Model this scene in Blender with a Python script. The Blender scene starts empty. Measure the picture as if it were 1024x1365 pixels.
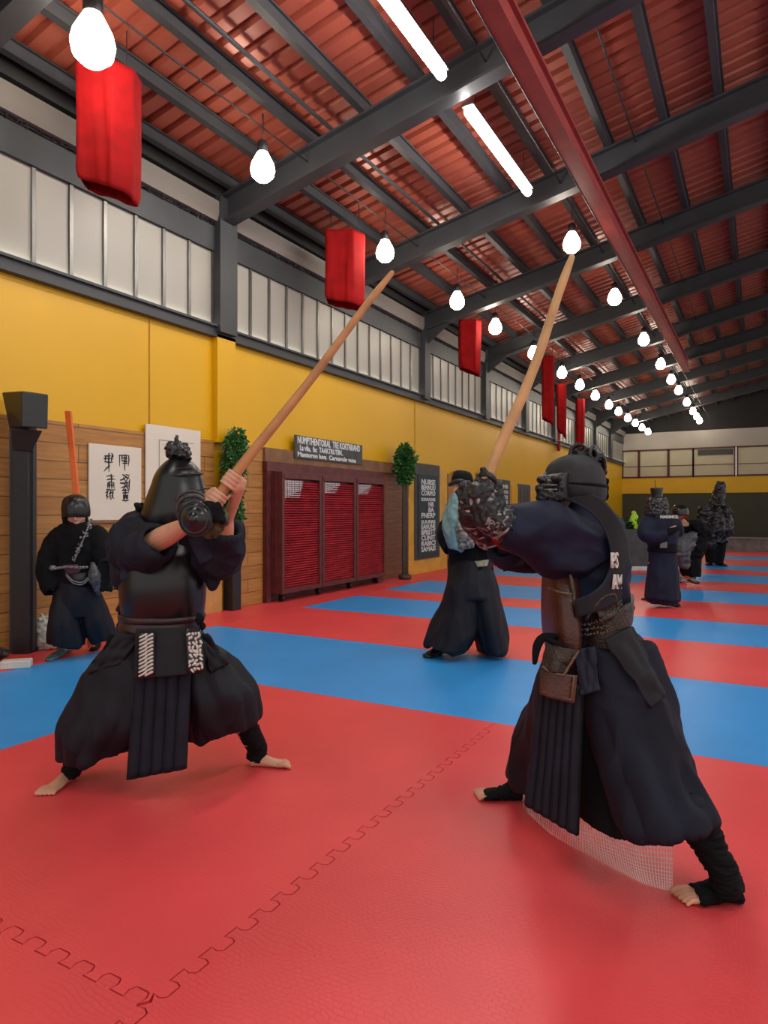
import bpy, bmesh, math, random
from mathutils import Vector, Matrix, noise
from mathutils.geometry import tessellate_polygon
random.seed(7)
R = math.radians
sc = bpy.context.scene
COL = sc.collection

# ------------------------------------------------------------------ camera
F = 900.0; HZ = 678.0; CX = 512.0; CH = 1.4; YAW = R(29.15)
FWD = Vector((-math.sin(YAW), math.cos(YAW), 0)); RT = Vector((math.cos(YAW), math.sin(YAW), 0)); UP = Vector((0, 0, 1))
CAM = Vector((0, 0, CH))
cd = bpy.data.cameras.new('camera'); cam = bpy.data.objects.new('camera', cd); COL.objects.link(cam)
cam.location = CAM; cam.rotation_euler = (R(90), 0, YAW)
cd.sensor_fit = 'VERTICAL'; cd.sensor_height = 36; cd.lens = 36 * F / 1365; cd.shift_y = (HZ - 682.5) / 1365
cd.clip_end = 200
sc.camera = cam

# ------------------------------------------------------------------ world, exposure
wd = bpy.data.worlds.new('world'); sc.world = wd; wd.use_nodes = True
bg = wd.node_tree.nodes['Background']; bg.inputs[0].default_value = (1.0, 0.97, 0.93, 1); bg.inputs[1].default_value = 0.42
sc.view_settings.view_transform = 'Standard'; sc.view_settings.look = 'None'
sc.view_settings.gamma = 1; sc.view_settings.use_curve_mapping = False
sc.view_settings.exposure = 1.0
BULB_W = 17.0      # emission strength of the bulbs
TUBE_W = 34.0      # emission strength of the fluorescent tubes

def W(px, py, z):
    return CAM + z * (FWD + (px - CX) / F * RT + (HZ - py) / F * UP)
def floor_pt(px, py):
    return W(px, py, F * CH / (py - HZ))
def wall_pt(px, py, x):
    d = FWD + (px - CX) / F * RT
    return W(px, py, x / d.x)

# ------------------------------------------------------------------ materials
MATS = {}
def nt(name):
    m = bpy.data.materials.new(name); m.use_nodes = True
    return m, m.node_tree, m.node_tree.nodes, m.node_tree.links, m.node_tree.nodes['Principled BSDF']
def mat(name, col, rough=.6, metal=0, var=.12, vs=6, bump=.0, bs=120, spec=None, coat=0, sheen=0, bdist=.002):
    if name in MATS: return MATS[name]
    m, t, N, L, p = nt(name)
    tc = N.new('ShaderNodeTexCoord')
    n1 = N.new('ShaderNodeTexNoise'); n1.inputs['Scale'].default_value = vs; n1.inputs['Detail'].default_value = 4
    L.new(tc.outputs['Object'], n1.inputs['Vector'])
    r = N.new('ShaderNodeValToRGB'); r.color_ramp.elements[0].position = .3; r.color_ramp.elements[1].position = .7
    r.color_ramp.elements[0].color = tuple(c * (1 - var) for c in col) + (1,)
    r.color_ramp.elements[1].color = tuple(min(1, c * (1 + var)) for c in col) + (1,)
    L.new(n1.outputs[0], r.inputs[0]); L.new(r.outputs[0], p.inputs['Base Color'])
    p.inputs['Roughness'].default_value = rough; p.inputs['Metallic'].default_value = metal
    if spec is not None: p.inputs['Specular IOR Level'].default_value = spec
    if coat: p.inputs['Coat Weight'].default_value = coat; p.inputs['Coat Roughness'].default_value = .15
    if sheen: p.inputs['Sheen Weight'].default_value = sheen; p.inputs['Sheen Roughness'].default_value = .5
    if bump:
        n2 = N.new('ShaderNodeTexNoise'); n2.inputs['Scale'].default_value = bs; n2.inputs['Detail'].default_value = 3
        L.new(tc.outputs['Object'], n2.inputs['Vector'])
        b = N.new('ShaderNodeBump'); b.inputs['Strength'].default_value = bump; b.inputs['Distance'].default_value = bdist
        L.new(n2.outputs[0], b.inputs['Height']); L.new(b.outputs[0], p.inputs['Normal'])
    MATS[name] = m
    return m
def emis(name, col, s):
    m, t, N, L, p = nt(name)
    p.inputs['Base Color'].default_value = (1, 1, 1, 1)
    p.inputs['Emission Color'].default_value = col + (1,); p.inputs['Emission Strength'].default_value = s
    MATS[name] = m; return m

NAVY = mat('navy_cloth', (.006, .010, .030), .72, var=.3, vs=9, bump=.4, bs=420, spec=.28)
INKN = mat('dark_navy_cloth', (.0075, .009, .017), .72, var=.3, vs=9, bump=.4, bs=420, spec=.28)
NAVYL = mat('navy_cloth_pale', (.020, .024, .042), .85, var=.25, vs=9, bump=.4, bs=420, spec=.25)
BLACKC = mat('black_cloth', (.004, .0045, .006), .85, var=.3, vs=9, bump=.4, bs=420, spec=.2)
HAK = mat('hakama_cloth', (.0055, .0065, .012), .62, var=.3, vs=5, bump=.3, bs=300, spec=.3)
FLAP = mat('flap_cloth', (.016, .0165, .021), .8, var=.2, vs=8, bump=.4, bs=300, spec=.25)
LACQ = mat('black_lacquer', (.006, .006, .0065), .30, var=.1, bump=.06, bs=60, spec=.5)
LACQ2 = mat('black_gloss', (.012, .012, .013), .22, var=.2, bump=.3, bs=80)
LEATHER = mat('brown_leather', (.060, .016, .009), .36, var=.45, vs=12, bump=.5, bs=90, bdist=.004)
LEATHD = mat('dark_leather', (.026, .014, .008), .4, var=.7, vs=40, bump=1, bs=130, bdist=.006)
MAROON = mat('maroon_leather', (.028, .010, .010), .4, var=.4, vs=12, bump=.4, bs=90)
STEEL = mat('aged_steel', (.24, .24, .235), .5, metal=.5, var=.5, vs=50, bump=.8, bs=90, bdist=.004)
GUN = mat('gunmetal', (.020, .020, .022), .42, metal=.3, var=.6, vs=60, bump=.8, bs=90, bdist=.004)
SKIN = mat('skin', (.62, .30, .19), .55, var=.12, vs=14, bump=.15, bs=150)
SKINP = mat('skin_pale', (.60, .30, .19), .55, var=.1, vs=14, bump=.15, bs=150)
WHITEC = mat('white_cloth', (.62, .60, .55), .8, var=.1, bump=.5, bs=60, bdist=.01)
TEALC = mat('teal_cloth', (.16, .30, .32), .8, var=.35, vs=14, bump=.5, bs=60)
TEALS = mat('teal_shoe', (.06, .13, .15), .6, var=.4, vs=30, bump=.5, bs=90)
REDC = mat('red_cloth', (.25, .001, .002), .85, var=.2, vs=5, bump=.3, bs=200, spec=.2)
STAFF = mat('staff_wood', (.46, .20, .07), .45, var=.25, vs=9, bump=.3, bs=50)
STAFFP = mat('staff_wood_pale', (.54, .30, .12), .45, var=.2, vs=9, bump=.3, bs=50)
DKSTEEL = mat('charcoal_steel', (.030, .032, .036), .5, var=.15, vs=3)
DKWOOD = mat('maroon_wood', (.10, .018, .018), .5, var=.3, vs=8, bump=.3, bs=60)
SHUT = mat('red_shutter', (.36, .018, .028), .45, var=.25, vs=6)
BEAMR = mat('red_beam', (.30, .045, .040), .5, var=.15, vs=3)
YEL = mat('yellow_paint', (.66, .355, .0005), .42, var=.04, vs=.6)
YELW = mat('yellow_board', (.62, .33, .04), .55, var=.15, vs=3)
YELB = mat('yellow_back', (.70, .38, .01), .6, var=.05, vs=1)
CREAM = mat('soffit', (.17, .15, .13), .8, var=.08, vs=1)
ALU = mat('aluminium', (.16, .155, .145), .35, metal=.8, var=.1)
CHALK = mat('chalkboard', (.020, .038, .042), .7, var=.25, vs=7)
SLATE = mat('slate_board', (.06, .06, .058), .7, var=.2, vs=7)
CHALKW = mat('chalk', (.62, .66, .66), .9, var=.1)
PAPER = mat('paper', (.68, .62, .52), .8, var=.03, vs=2)
INK = mat('ink', (.02, .02, .022), .8, var=.1)
LEAF = mat('leaf', (.030, .13, .022), .55, var=.6, vs=25)
BARK = mat('pole_brown', (.05, .032, .022), .6, var=.3, vs=12)
OLIVE = mat('olive_wall', (.050, .048, .032), .8, var=.1, vs=1)
STONE = mat('grey_stone', (.16, .16, .155), .8, var=.3, vs=5, bump=.3, bs=40)
GREYW = mat('grey_wall', (.42, .38, .33), .8, var=.06, vs=1)
ORANGE = mat('orange_paint', (.70, .13, .02), .45, var=.12, vs=8)
BLACKP = mat('black_plastic', (.012, .012, .013), .45, var=.2, vs=20, bump=.2, bs=200)
BLKROOF = mat('black_gable', (.012, .011, .011), .8, var=.2, vs=2)
LIME = mat('lime_plastic', (.42, .75, .03), .5, var=.2, vs=20)
GREEN = mat('green_plastic', (.05, .42, .05), .5, var=.3, vs=20)
GREYB = mat('grey_bag', (.06, .065, .075), .5, var=.4, vs=14, bump=.6, bs=40, bdist=.01)
BULB = emis('bulb_glow', (1, .90, .74), BULB_W)
TUBE = emis('tube_glow', (1, .97, .92), TUBE_W)
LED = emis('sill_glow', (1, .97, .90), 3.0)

def mat_foam(name, col):
    m, t, N, L, p = nt(name)
    tc = N.new('ShaderNodeTexCoord')
    n1 = N.new('ShaderNodeTexNoise'); n1.inputs['Scale'].default_value = 1.3; n1.inputs['Detail'].default_value = 5
    L.new(tc.outputs['Object'], n1.inputs['Vector'])
    r = N.new('ShaderNodeValToRGB'); r.color_ramp.elements[0].position = .3; r.color_ramp.elements[1].position = .72
    r.color_ramp.elements[0].color = tuple(c * .9 for c in col) + (1,); r.color_ramp.elements[1].color = tuple(min(1, c * 1.08) for c in col) + (1,)
    L.new(n1.outputs[0], r.inputs[0]); L.new(r.outputs[0], p.inputs['Base Color'])
    # embossed scale pattern whose strength wanders over the mat
    v = N.new('ShaderNodeTexBrick'); v.inputs['Scale'].default_value = 26; v.inputs['Mortar Size'].default_value = .045
    v.inputs['Mortar Smooth'].default_value = .6; v.inputs['Color1'].default_value = (1, 1, 1, 1); v.inputs['Color2'].default_value = (.9, .9, .9, 1)
    v.inputs['Mortar'].default_value = (0, 0, 0, 1); v.inputs['Brick Width'].default_value = .8; v.inputs['Row Height'].default_value = .45
    nd = N.new('ShaderNodeTexNoise'); nd.inputs['Scale'].default_value = 4
    L.new(tc.outputs['Object'], nd.inputs['Vector'])
    mx = N.new('ShaderNodeVectorMath'); mx.operation = 'MULTIPLY_ADD'; mx.inputs[1].default_value = (.12, .12, 0)
    L.new(nd.outputs['Color'], mx.inputs[0]); L.new(tc.outputs['Object'], mx.inputs[2]); L.new(mx.outputs[0], v.inputs['Vector'])
    n2 = N.new('ShaderNodeTexNoise'); n2.inputs['Scale'].default_value = .8
    L.new(tc.outputs['Object'], n2.inputs['Vector'])
    mr = N.new('ShaderNodeMapRange'); mr.inputs[1].default_value = .4; mr.inputs[2].default_value = .62; mr.inputs[3].default_value = .15; mr.inputs[4].default_value = .9
    L.new(n2.outputs[0], mr.inputs[0])
    b = N.new('ShaderNodeBump'); b.inputs['Distance'].default_value = .0015
    L.new(mr.outputs[0], b.inputs['Strength']); L.new(v.outputs['Color'], b.inputs['Height'])
    n3 = N.new('ShaderNodeTexNoise'); n3.inputs['Scale'].default_value = 160
    L.new(tc.outputs['Object'], n3.inputs['Vector'])
    b2 = N.new('ShaderNodeBump'); b2.inputs['Distance'].default_value = .0008; b2.inputs['Strength'].default_value = .25
    L.new(n3.outputs[0], b2.inputs['Height']); L.new(b.outputs[0], b2.inputs['Normal']); L.new(b2.outputs[0], p.inputs['Normal'])
    p.inputs['Roughness'].default_value = .38; p.inputs['Specular IOR Level'].default_value = .45
    return m
FRED = mat_foam('red_foam', (.78, .070, .078)); FBLUE = mat_foam('blue_foam', (.032, .31, .78))

def mat_planks(name, c1, c2, roww, rowh, mortar=.006):
    m, t, N, L, p = nt(name)
    tc = N.new('ShaderNodeTexCoord'); sp = N.new('ShaderNodeSeparateXYZ'); cb = N.new('ShaderNodeCombineXYZ')
    L.new(tc.outputs['Object'], sp.inputs[0]); L.new(sp.outputs[1], cb.inputs[0]); L.new(sp.outputs[2], cb.inputs[1])
    v = N.new('ShaderNodeTexBrick'); v.inputs['Scale'].default_value = 1; v.inputs['Brick Width'].default_value = roww; v.inputs['Row Height'].default_value = rowh
    v.inputs['Mortar Size'].default_value = mortar; v.inputs['Mortar Smooth'].default_value = .3
    v.inputs['Color1'].default_value = c1 + (1,); v.inputs['Color2'].default_value = c2 + (1,); v.inputs['Mortar'].default_value = tuple(c * .35 for c in c1) + (1,)
    L.new(cb.outputs[0], v.inputs['Vector'])
    st = N.new('ShaderNodeVectorMath'); st.operation = 'MULTIPLY'; st.inputs[1].default_value = (2, 1.6, 26)
    L.new(tc.outputs['Object'], st.inputs[0])
    n1 = N.new('ShaderNodeTexNoise'); n1.inputs['Scale'].default_value = 1.2; n1.inputs['Detail'].default_value = 6
    L.new(st.outputs[0], n1.inputs['Vector'])
    mx = N.new('ShaderNodeMix'); mx.data_type = 'RGBA'; mx.blend_type = 'MULTIPLY'; mx.inputs[0].default_value = .55
    r = N.new('ShaderNodeValToRGB'); r.color_ramp.elements[0].color = (.45, .38, .32, 1); r.color_ramp.elements[1].color = (1, 1, 1, 1)
    r.color_ramp.elements[0].position = .3; r.color_ramp.elements[1].position = .65
    L.new(n1.outputs[0], r.inputs[0]); L.new(v.outputs['Color'], mx.inputs[6]); L.new(r.outputs[0], mx.inputs[7]); L.new(mx.outputs[2], p.inputs['Base Color'])
    p.inputs['Roughness'].default_value = .5
    b = N.new('ShaderNodeBump'); b.inputs['Distance'].default_value = .006; b.inputs['Strength'].default_value = .6; b.invert = True
    L.new(v.outputs['Fac'], b.inputs['Height']); L.new(b.outputs[0], p.inputs['Normal'])
    return m
PLANK = mat_planks('plank_wood', (.50, .24, .06), (.41, .18, .042), 1.9, .19)
PLANK2 = mat_planks('plank_wood_dark', (.22, .085, .035), (.18, .07, .03), 2.6, .085, .003)
MATS['bw'] = PLANK

def mat_roof():
    m, t, N, L, p = nt('roof_sheet')
    tc = N.new('ShaderNodeTexCoord')
    n1 = N.new('ShaderNodeTexNoise'); n1.inputs['Scale'].default_value = .9; n1.inputs['Detail'].default_value = 6
    L.new(tc.outputs['Object'], n1.inputs['Vector'])
    r = N.new('ShaderNodeValToRGB'); r.color_ramp.elements[0].color = (.27, .056, .036, 1); r.color_ramp.elements[1].color = (.36, .085, .048, 1)
    r.color_ramp.elements[0].position = .3; r.color_ramp.elements[1].position = .7
    L.new(n1.outputs[0], r.inputs[0]); L.new(r.outputs[0], p.inputs['Base Color'])
    p.inputs['Roughness'].default_value = .38; p.inputs['Metallic'].default_value = .15
    return m
ROOF = mat_roof()
def mat_frost():
    m, t, N, L, p = nt('frosted_pane')
    p.inputs['Base Color'].default_value = (.33, .31, .265, 1); p.inputs['Roughness'].default_value = .4
    p.inputs['Transmission Weight'].default_value = .0
    return m
FROST = mat_frost()
def mat_net():
    m, t, N, L, p = nt('white_net')
    tc = N.new('ShaderNodeTexCoord')
    p.inputs['Base Color'].default_value = (.75, .70, .66, 1); p.inputs['Roughness'].default_value = .6
    v = N.new('ShaderNodeTexBrick'); v.offset = 0; v.inputs['Scale'].default_value = 1; v.inputs['Brick Width'].default_value = 1 / 60; v.inputs['Row Height'].default_value = 1 / 30
    v.inputs['Mortar Size'].default_value = .0032; v.inputs['Mortar Smooth'].default_value = .2
    L.new(tc.outputs['UV'], v.inputs['Vector'])
    mr = N.new('ShaderNodeMapRange'); mr.inputs[3].default_value = .06; mr.inputs[4].default_value = .75
    L.new(v.outputs['Fac'], mr.inputs[0]); L.new(mr.outputs[0], p.inputs['Alpha'])
    return m
NET = mat_net()

# ------------------------------------------------------------------ object helpers
WL = {}
def tag(o, label=None, cat=None, group=None, kind=None):
    if label: o['label'] = label
    if cat: o['category'] = cat
    if group: o['group'] = group
    if kind: o['kind'] = kind
    return o
def empty(name, loc, label, cat, group=None):
    o = bpy.data.objects.new(name, None); COL.objects.link(o); o.location = loc; o.empty_display_size = .1
    WL[o] = Vector(loc); return tag(o, label, cat, group)
def obj(name, bm, m, parent=None, smooth=True, origin=None, bevel=0, label=None):
    if isinstance(bm, bpy.types.Mesh):
        me = bm
    else:
        bmesh.ops.recalc_face_normals(bm, faces=bm.faces)
        me = bpy.data.meshes.new(name); bm.to_mesh(me); bm.free()
    if parent is not None: org = WL[parent]
    elif origin is not None: org = Vector(origin)
    else:
        xs = [v.co for v in me.vertices]
        mn = Vector([min(c[i] for c in xs) for i in range(3)]); mxx = Vector([max(c[i] for c in xs) for i in range(3)])
        org = (mn + mxx) / 2; org.z = mn.z
    me.transform(Matrix.Translation(-org))
    me.materials.clear()
    for x in (m if isinstance(m, (list, tuple)) else [m]): me.materials.append(x)
    if smooth:
        me.polygons.foreach_set('use_smooth', [True] * len(me.polygons))
    o = bpy.data.objects.new(name, me); COL.objects.link(o)
    if parent is not None: o.parent = parent
    else: o.location = org
    WL[o] = org
    if bevel:
        b = o.modifiers.new('bevel', 'BEVEL'); b.width = bevel; b.segments = 2; b.limit_method = 'ANGLE'
    if smooth and bevel:
        pass
    if label: o['label'] = label
    return o
def struct(name, bm, m, parent=None, smooth=False, bevel=0):
    o = obj(name, bm, m, parent, smooth, bevel=bevel)
    if parent is None: o['kind'] = 'structure'
    return o
def dup(root, loc, label=None, group=None):
    r = root.copy(); COL.objects.link(r); r.location = loc; WL[r] = Vector(loc)
    if label: r['label'] = label
    if group: r['group'] = group
    for ch in list(root.children):
        c = ch.copy(); COL.objects.link(c); c.parent = r
        for g in ch.children:
            d = g.copy(); COL.objects.link(d); d.parent = c
    return r
def NB(): return bmesh.new()
def box(bm, x0, x1, y0, y1, z0, z1, M=None):
    vs = [bm.verts.new((x, y, z)) for x in (x0, x1) for y in (y0, y1) for z in (z0, z1)]
    if M is not None:
        for v in vs: v.co = M @ v.co
    for f in ((0, 1, 3, 2), (4, 6, 7, 5), (0, 4, 5, 1), (2, 3, 7, 6), (0, 2, 6, 4), (1, 5, 7, 3)):
        bm.faces.new([vs[i] for i in f])
    return bm
def skin_rings(bm, rings, closed=True):
    vv = [[bm.verts.new(c) for c in r] for r in rings]
    n = len(rings[0])
    for a, b in zip(vv, vv[1:]):
        for i in range(n if closed else n - 1):
            j = (i + 1) % n
            bm.faces.new((a[i], a[j], b[j], b[i]))
    return vv
def cap(bm, ring, cup=None):
    c = sum((v.co for v in ring), Vector()) / len(ring)
    if cup is not None: c = c + cup
    cv = bm.verts.new(c)
    n = len(ring)
    for i in range(n): bm.faces.new((ring[i], ring[(i + 1) % n], cv))
def ering(c, U, V, n=32, e=1.0, fold=None, t=0):
    out = []
    for i in range(n):
        th = 2 * math.pi * i / n; a, b = math.cos(th), math.sin(th)
        if e != 1.0:
            a = math.copysign(abs(a) ** e, a); b = math.copysign(abs(b) ** e, b)
        k = 1 + (fold(th, t) if fold else 0)
        out.append(c + U * a * k + V * b * k)
    return out
def smoothrows(rows, sub=4):
    """Catmull-Rom resample of tuples"""
    if len(rows) < 3: sub = max(sub, 2)
    out = []
    n = len(rows)
    for i in range(n - 1):
        p0 = rows[max(0, i - 1)]; p1 = rows[i]; p2 = rows[i + 1]; p3 = rows[min(n - 1, i + 2)]
        for s in range(sub):
            t = s / sub
            out.append(tuple(.5 * (2 * b + (c - a) * t + (2 * a - 5 * b + 4 * c - d) * t * t + (3 * b - a - 3 * c + d) * t ** 3) for a, b, c, d in zip(p0, p1, p2, p3)))
    out.append(tuple(rows[-1])); return out
def sec(bm, Z0, rows, n=36, e=1.0, fold=None, cup0=None, cup1=None, sub=4):
    """rows: (xL,yL,xR,yR,dz,rz) in photo pixels at the depth Z0+dz; closed loft"""
    rr = smoothrows(rows, sub); rings = []
    for k, (xl, yl, xr, yr, dz, rz) in enumerate(rr):
        a = W(xl, yl, Z0 + dz); b = W(xr, yr, Z0 + dz); c = (a + b) / 2
        rings.append(ering(c, (b - a) / 2, FWD * rz, n, e, fold, k / (len(rr) - 1)))
    vv = skin_rings(bm, rings)
    for ring, nb, cu in ((vv[0], vv[1], cup0), (vv[-1], vv[-2], cup1)):
        if cu:
            cc = sum((v.co for v in ring), Vector()) / n; dd = (sum((v.co for v in nb), Vector()) / n - cc).normalized() * cu
            inner = [bm.verts.new(cc + (v.co - cc) * .9 ) for v in ring]
            inner2 = [bm.verts.new(cc + (v.co - cc) * .8 + dd) for v in ring]
            for A, B in ((ring, inner), (inner, inner2)):
                for i in range(n): bm.faces.new((A[i], A[(i + 1) % n], B[(i + 1) % n], B[i]))
            cap(bm, inner2)
        else: cap(bm, ring)
    return bm
def tubew(bm, pts, n=14, cup1=None, sub=3, round0=True, round1=True, flat=1.0, fold=None):
    """pts: list of (Vector, r)"""
    rows = smoothrows([(p.x, p.y, p.z, r) for p, r in pts], sub)
    P = [Vector(r[:3]) for r in rows]; rad = [max(.001, r[3]) for r in rows]
    T = []
    for i in range(len(P)):
        d = P[min(i + 1, len(P) - 1)] - P[max(i - 1, 0)]
        T.append(d.normalized() if d.length > 1e-9 else Vector((0, 0, 1)))
    nrm = T[0].orthogonal().normalized()
    up = Vector((0, 0, 1)); q = up - T[0] * up.dot(T[0])
    if q.length > .1: nrm = q.normalized()
    if round0:
        P = [P[0] - T[0] * rad[0] * .85, P[0] - T[0] * rad[0] * .5] + P; rad = [rad[0] * .45, rad[0] * .82] + rad; T = [T[0], T[0]] + T
    if round1 and not cup1:
        P += [P[-1] + T[-1] * rad[-1] * .5, P[-1] + T[-1] * rad[-1] * .85]; rad += [rad[-1] * .82, rad[-1] * .45]; T += [T[-1], T[-1]]
    rings = []
    for i, (p, r, t) in enumerate(zip(P, rad, T)):
        nrm = (nrm - t * nrm.dot(t)).normalized(); bn = t.cross(nrm)
        rings.append(ering(p, nrm * r, bn * r * flat, n, 1, fold, i / len(P)))
    vv = skin_rings(bm, rings); cap(bm, vv[0])
    if cup1:
        cc = P[-1]; ring = vv[-1]
        inner = [bm.verts.new(cc + (v.co - cc) * .9) for v in ring]; inner2 = [bm.verts.new(cc + (v.co - cc) * .75 - T[-1] * cup1) for v in ring]
        for A, B in ((ring, inner), (inner, inner2)):
            for i in range(n): bm.faces.new((A[i], A[(i + 1) % n], B[(i + 1) % n], B[i]))
        cap(bm, inner2)
    else: cap(bm, vv[-1])
    return bm
def tube(bm, Z0, pts, **k):
    return tubew(bm, [(W(x, y, Z0 + dz), r) for x, y, dz, r in pts], **k)
def blob(bm, c, r, n=16, M=None, lump=0, seed=0, ls=8):
    """ellipsoid, radii r along (RT, FWD, UP) unless M"""
    A = M or Matrix((RT, FWD, UP)).transposed()
    rx, ry, rz = r if hasattr(r, '__len__') else (r, r, r)
    rings = []
    for i in range(1, n // 2 + 1):
        ph = math.pi * i / (n // 2 + 1) - math.pi / 2
        ring = []
        for j in range(n):
            th = 2 * math.pi * j / n
            d = Vector((math.cos(ph) * math.cos(th), math.cos(ph) * math.sin(th), math.sin(ph)))
            k = 1 + (lump * noise.noise(d * ls * .3 + Vector((seed * 7.3, 0, 0))) if lump else 0)
            ring.append(c + A @ Vector((d.x * rx, d.y * ry, d.z * rz)) * k)
        rings.append(ring)
    vv = skin_rings(bm, rings)
    for ring, s in ((vv[0], -1), (vv[-1], 1)):
        cv = bm.verts.new(c + A @ Vector((0, 0, s * rz)))
        for i in range(n): bm.faces.new((ring[i], ring[(i + 1) % n], cv))
    return bm
def bl(bm, Z0, px, py, dz, r, **k): return blob(bm, W(px, py, Z0 + dz), r, **k)
def lathe(bm, c, axis, prof, n=28):
    """prof: (radius, height along axis)"""
    axis = axis.normalized(); u = axis.orthogonal().normalized(); v = axis.cross(u)
    rings = [ering(c + axis * h, u * max(r, .0005), v * max(r, .0005), n) for r, h in prof]
    vv = skin_rings(bm, rings); cap(bm, vv[0]); cap(bm, vv[-1]); return bm
def ringtube(bm, c, axis, r, rt, n=28, a0=0, a1=2 * math.pi, u=None):
    axis = axis.normalized(); u = (u or axis.orthogonal()).normalized(); v = axis.cross(u)
    full = a1 - a0 > 6.28
    k = n
    pts = [(c + (u * math.cos(a0 + (a1 - a0) * i / k) + v * math.sin(a0 + (a1 - a0) * i / k)) * r, rt) for i in range(k + (1 if full else 1))]
    return tubew(bm, pts, n=8, sub=1)
def slab(bm, fn, nu, nv, th, uv=False):
    """closed sheet from fn(u,v)->Vector, thickness th along local normal"""
    P = [[fn(i / nu, j / nv) for j in range(nv + 1)] for i in range(nu + 1)]
    Nn = [[None] * (nv + 1) for _ in range(nu + 1)]
    for i in range(nu + 1):
        for j in range(nv + 1):
            a = P[min(i + 1, nu)][j] - P[max(i - 1, 0)][j]; b = P[i][min(j + 1, nv)] - P[i][max(j - 1, 0)]
            q = a.cross(b); Nn[i][j] = q.normalized() if q.length > 1e-12 else FWD
    A = [[bm.verts.new(P[i][j] + Nn[i][j] * th / 2) for j in range(nv + 1)] for i in range(nu + 1)]
    B = [[bm.verts.new(P[i][j] - Nn[i][j] * th / 2) for j in range(nv + 1)] for i in range(nu + 1)]
    for i in range(nu):
        for j in range(nv):
            bm.faces.new((A[i][j], A[i + 1][j], A[i + 1][j + 1], A[i][j + 1]))
            bm.faces.new((B[i][j], B[i][j + 1], B[i + 1][j + 1], B[i + 1][j]))
    for i in range(nu):
        bm.faces.new((A[i][0], B[i][0], B[i + 1][0], A[i + 1][0])); bm.faces.new((A[i][nv], A[i + 1][nv], B[i + 1][nv], B[i][nv]))
    for j in range(nv):
        bm.faces.new((A[0][j], A[0][j + 1], B[0][j + 1], B[0][j])); bm.faces.new((A[nu][j], B[nu][j], B[nu][j + 1], A[nu][j + 1]))
    return bm
def lerp(a, b, t): return a + (b - a) * t
def panel(bm, Z0, c, th=.012, ribs=0, amp=.006, bulge=0, nu=48, nv=14, wav=0):
    """c: TL, TR, BR, BL as (px,py,dz)"""
    q = [W(x, y, Z0 + d) for x, y, d in c]
    nn = (q[1] - q[0]).cross(q[3] - q[0]).normalized()
    if nn.dot(FWD) > 0: nn = -nn
    def fn(u, v):
        p = lerp(lerp(q[0], q[1], u), lerp(q[3], q[2], u), v)
        o = bulge * math.sin(math.pi * u)
        if ribs: o += amp * abs(math.sin(math.pi * ribs * u)) ** .6
        if wav: o += wav * noise.noise(Vector((u * 3, v * 4, c[0][0])))
        return p + nn * o
    return slab(bm, fn, nu, nv, th)
def fuse(bm, voxel=.008, smooth=3, disp=None):
    """weld overlapping closed volumes into one continuous surface"""
    bmesh.ops.recalc_face_normals(bm, faces=bm.faces)
    me = bpy.data.meshes.new('tmp'); bm.to_mesh(me); bm.free()
    o = bpy.data.objects.new('tmp', me); COL.objects.link(o)
    r = o.modifiers.new('r', 'REMESH'); r.mode = 'VOXEL'; r.voxel_size = voxel
    if smooth:
        s = o.modifiers.new('s', 'SMOOTH'); s.factor = .5; s.iterations = smooth
    bpy.context.view_layer.update()
    dg = bpy.context.evaluated_depsgraph_get()
    out = bpy.data.meshes.new_from_object(o.evaluated_get(dg))
    bpy.data.objects.remove(o); bpy.data.meshes.remove(me)
    if disp:
        nrm = [v.normal.copy() for v in out.vertices]
        for v, n in zip(out.vertices, nrm): v.co += n * disp(v.co)
    return out
def folds(amp=.008, s=9, stretch=(1, 1, .35)):
    def f(p):
        q = Vector((p.x * s * stretch[0], p.y * s * stretch[1], p.z * s * stretch[2]))
        r = 1 - 2.6 * abs(noise.noise(q)); r2 = 1 - 2.6 * abs(noise.noise(q * 1.9 + Vector((5, 2, 9))))
        return amp * (.9 * r + .5 * r2 * max(0, noise.noise(q * .6) + .4)) + amp * .3 * noise.noise(q * 3.1)
    return f
def textmesh(bm, s, M, size=1, ext=.002, align='LEFT', bold=0):
    cu = bpy.data.curves.new('t', 'FONT'); cu.body = s; cu.size = size; cu.extrude = ext; cu.align_x = align; cu.offset = bold; cu.resolution_u = 2
    o = bpy.data.objects.new('t', cu); COL.objects.link(o); bpy.context.view_layer.update()
    me = bpy.data.meshes.new_from_object(o.evaluated_get(bpy.context.evaluated_depsgraph_get()))
    me.transform(M); bm.from_mesh(me)
    bpy.data.objects.remove(o); bpy.data.curves.remove(cu); bpy.data.meshes.remove(me)
    return bm
def frame(o, x, y):
    """matrix whose local X,Y map to vectors x,y at o"""
    z = x.cross(y)
    return Matrix(((x.x, y.x, z.x, o.x), (x.y, y.y, z.y, o.y), (x.z, y.z, z.z, o.z), (0, 0, 0, 1)))

# ------------------------------------------------------------------ room shell
WX = -6.5; YN = -3.0; YF = 38.0; XR = 7.0
def roof_z(x): return 5.62 + .217 * (x + 6.5)         # underside of purlins
EAVE = roof_z(WX)
bm = NB(); box(bm, WX - .2, XR, YN, YF, -.2, -.03); struct('floor', bm, STONE)
bm = NB(); box(bm, WX - .2, WX, YN, YF, -.2, 3.8); wl = struct('wall_left', bm, YEL)
bm = NB(); box(bm, WX - .2, WX, YN, YF, 3.8, 5.78); struct('trim_60', bm, DKSTEEL)
bm = NB(); box(bm, WX - .25, WX + .12, YN, YF, 5.60, 5.80); struct('trim_61', bm, BLKROOF)
bm = NB(); box(bm, WX - .2, XR, YF, YF + .2, -.2, 2.2); struct('wall_back', bm, OLIVE)
bm = NB(); box(bm, WX, XR, YF - .04, YF, 2.2, 3.06); struct('trim_1', bm, YELB)
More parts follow.
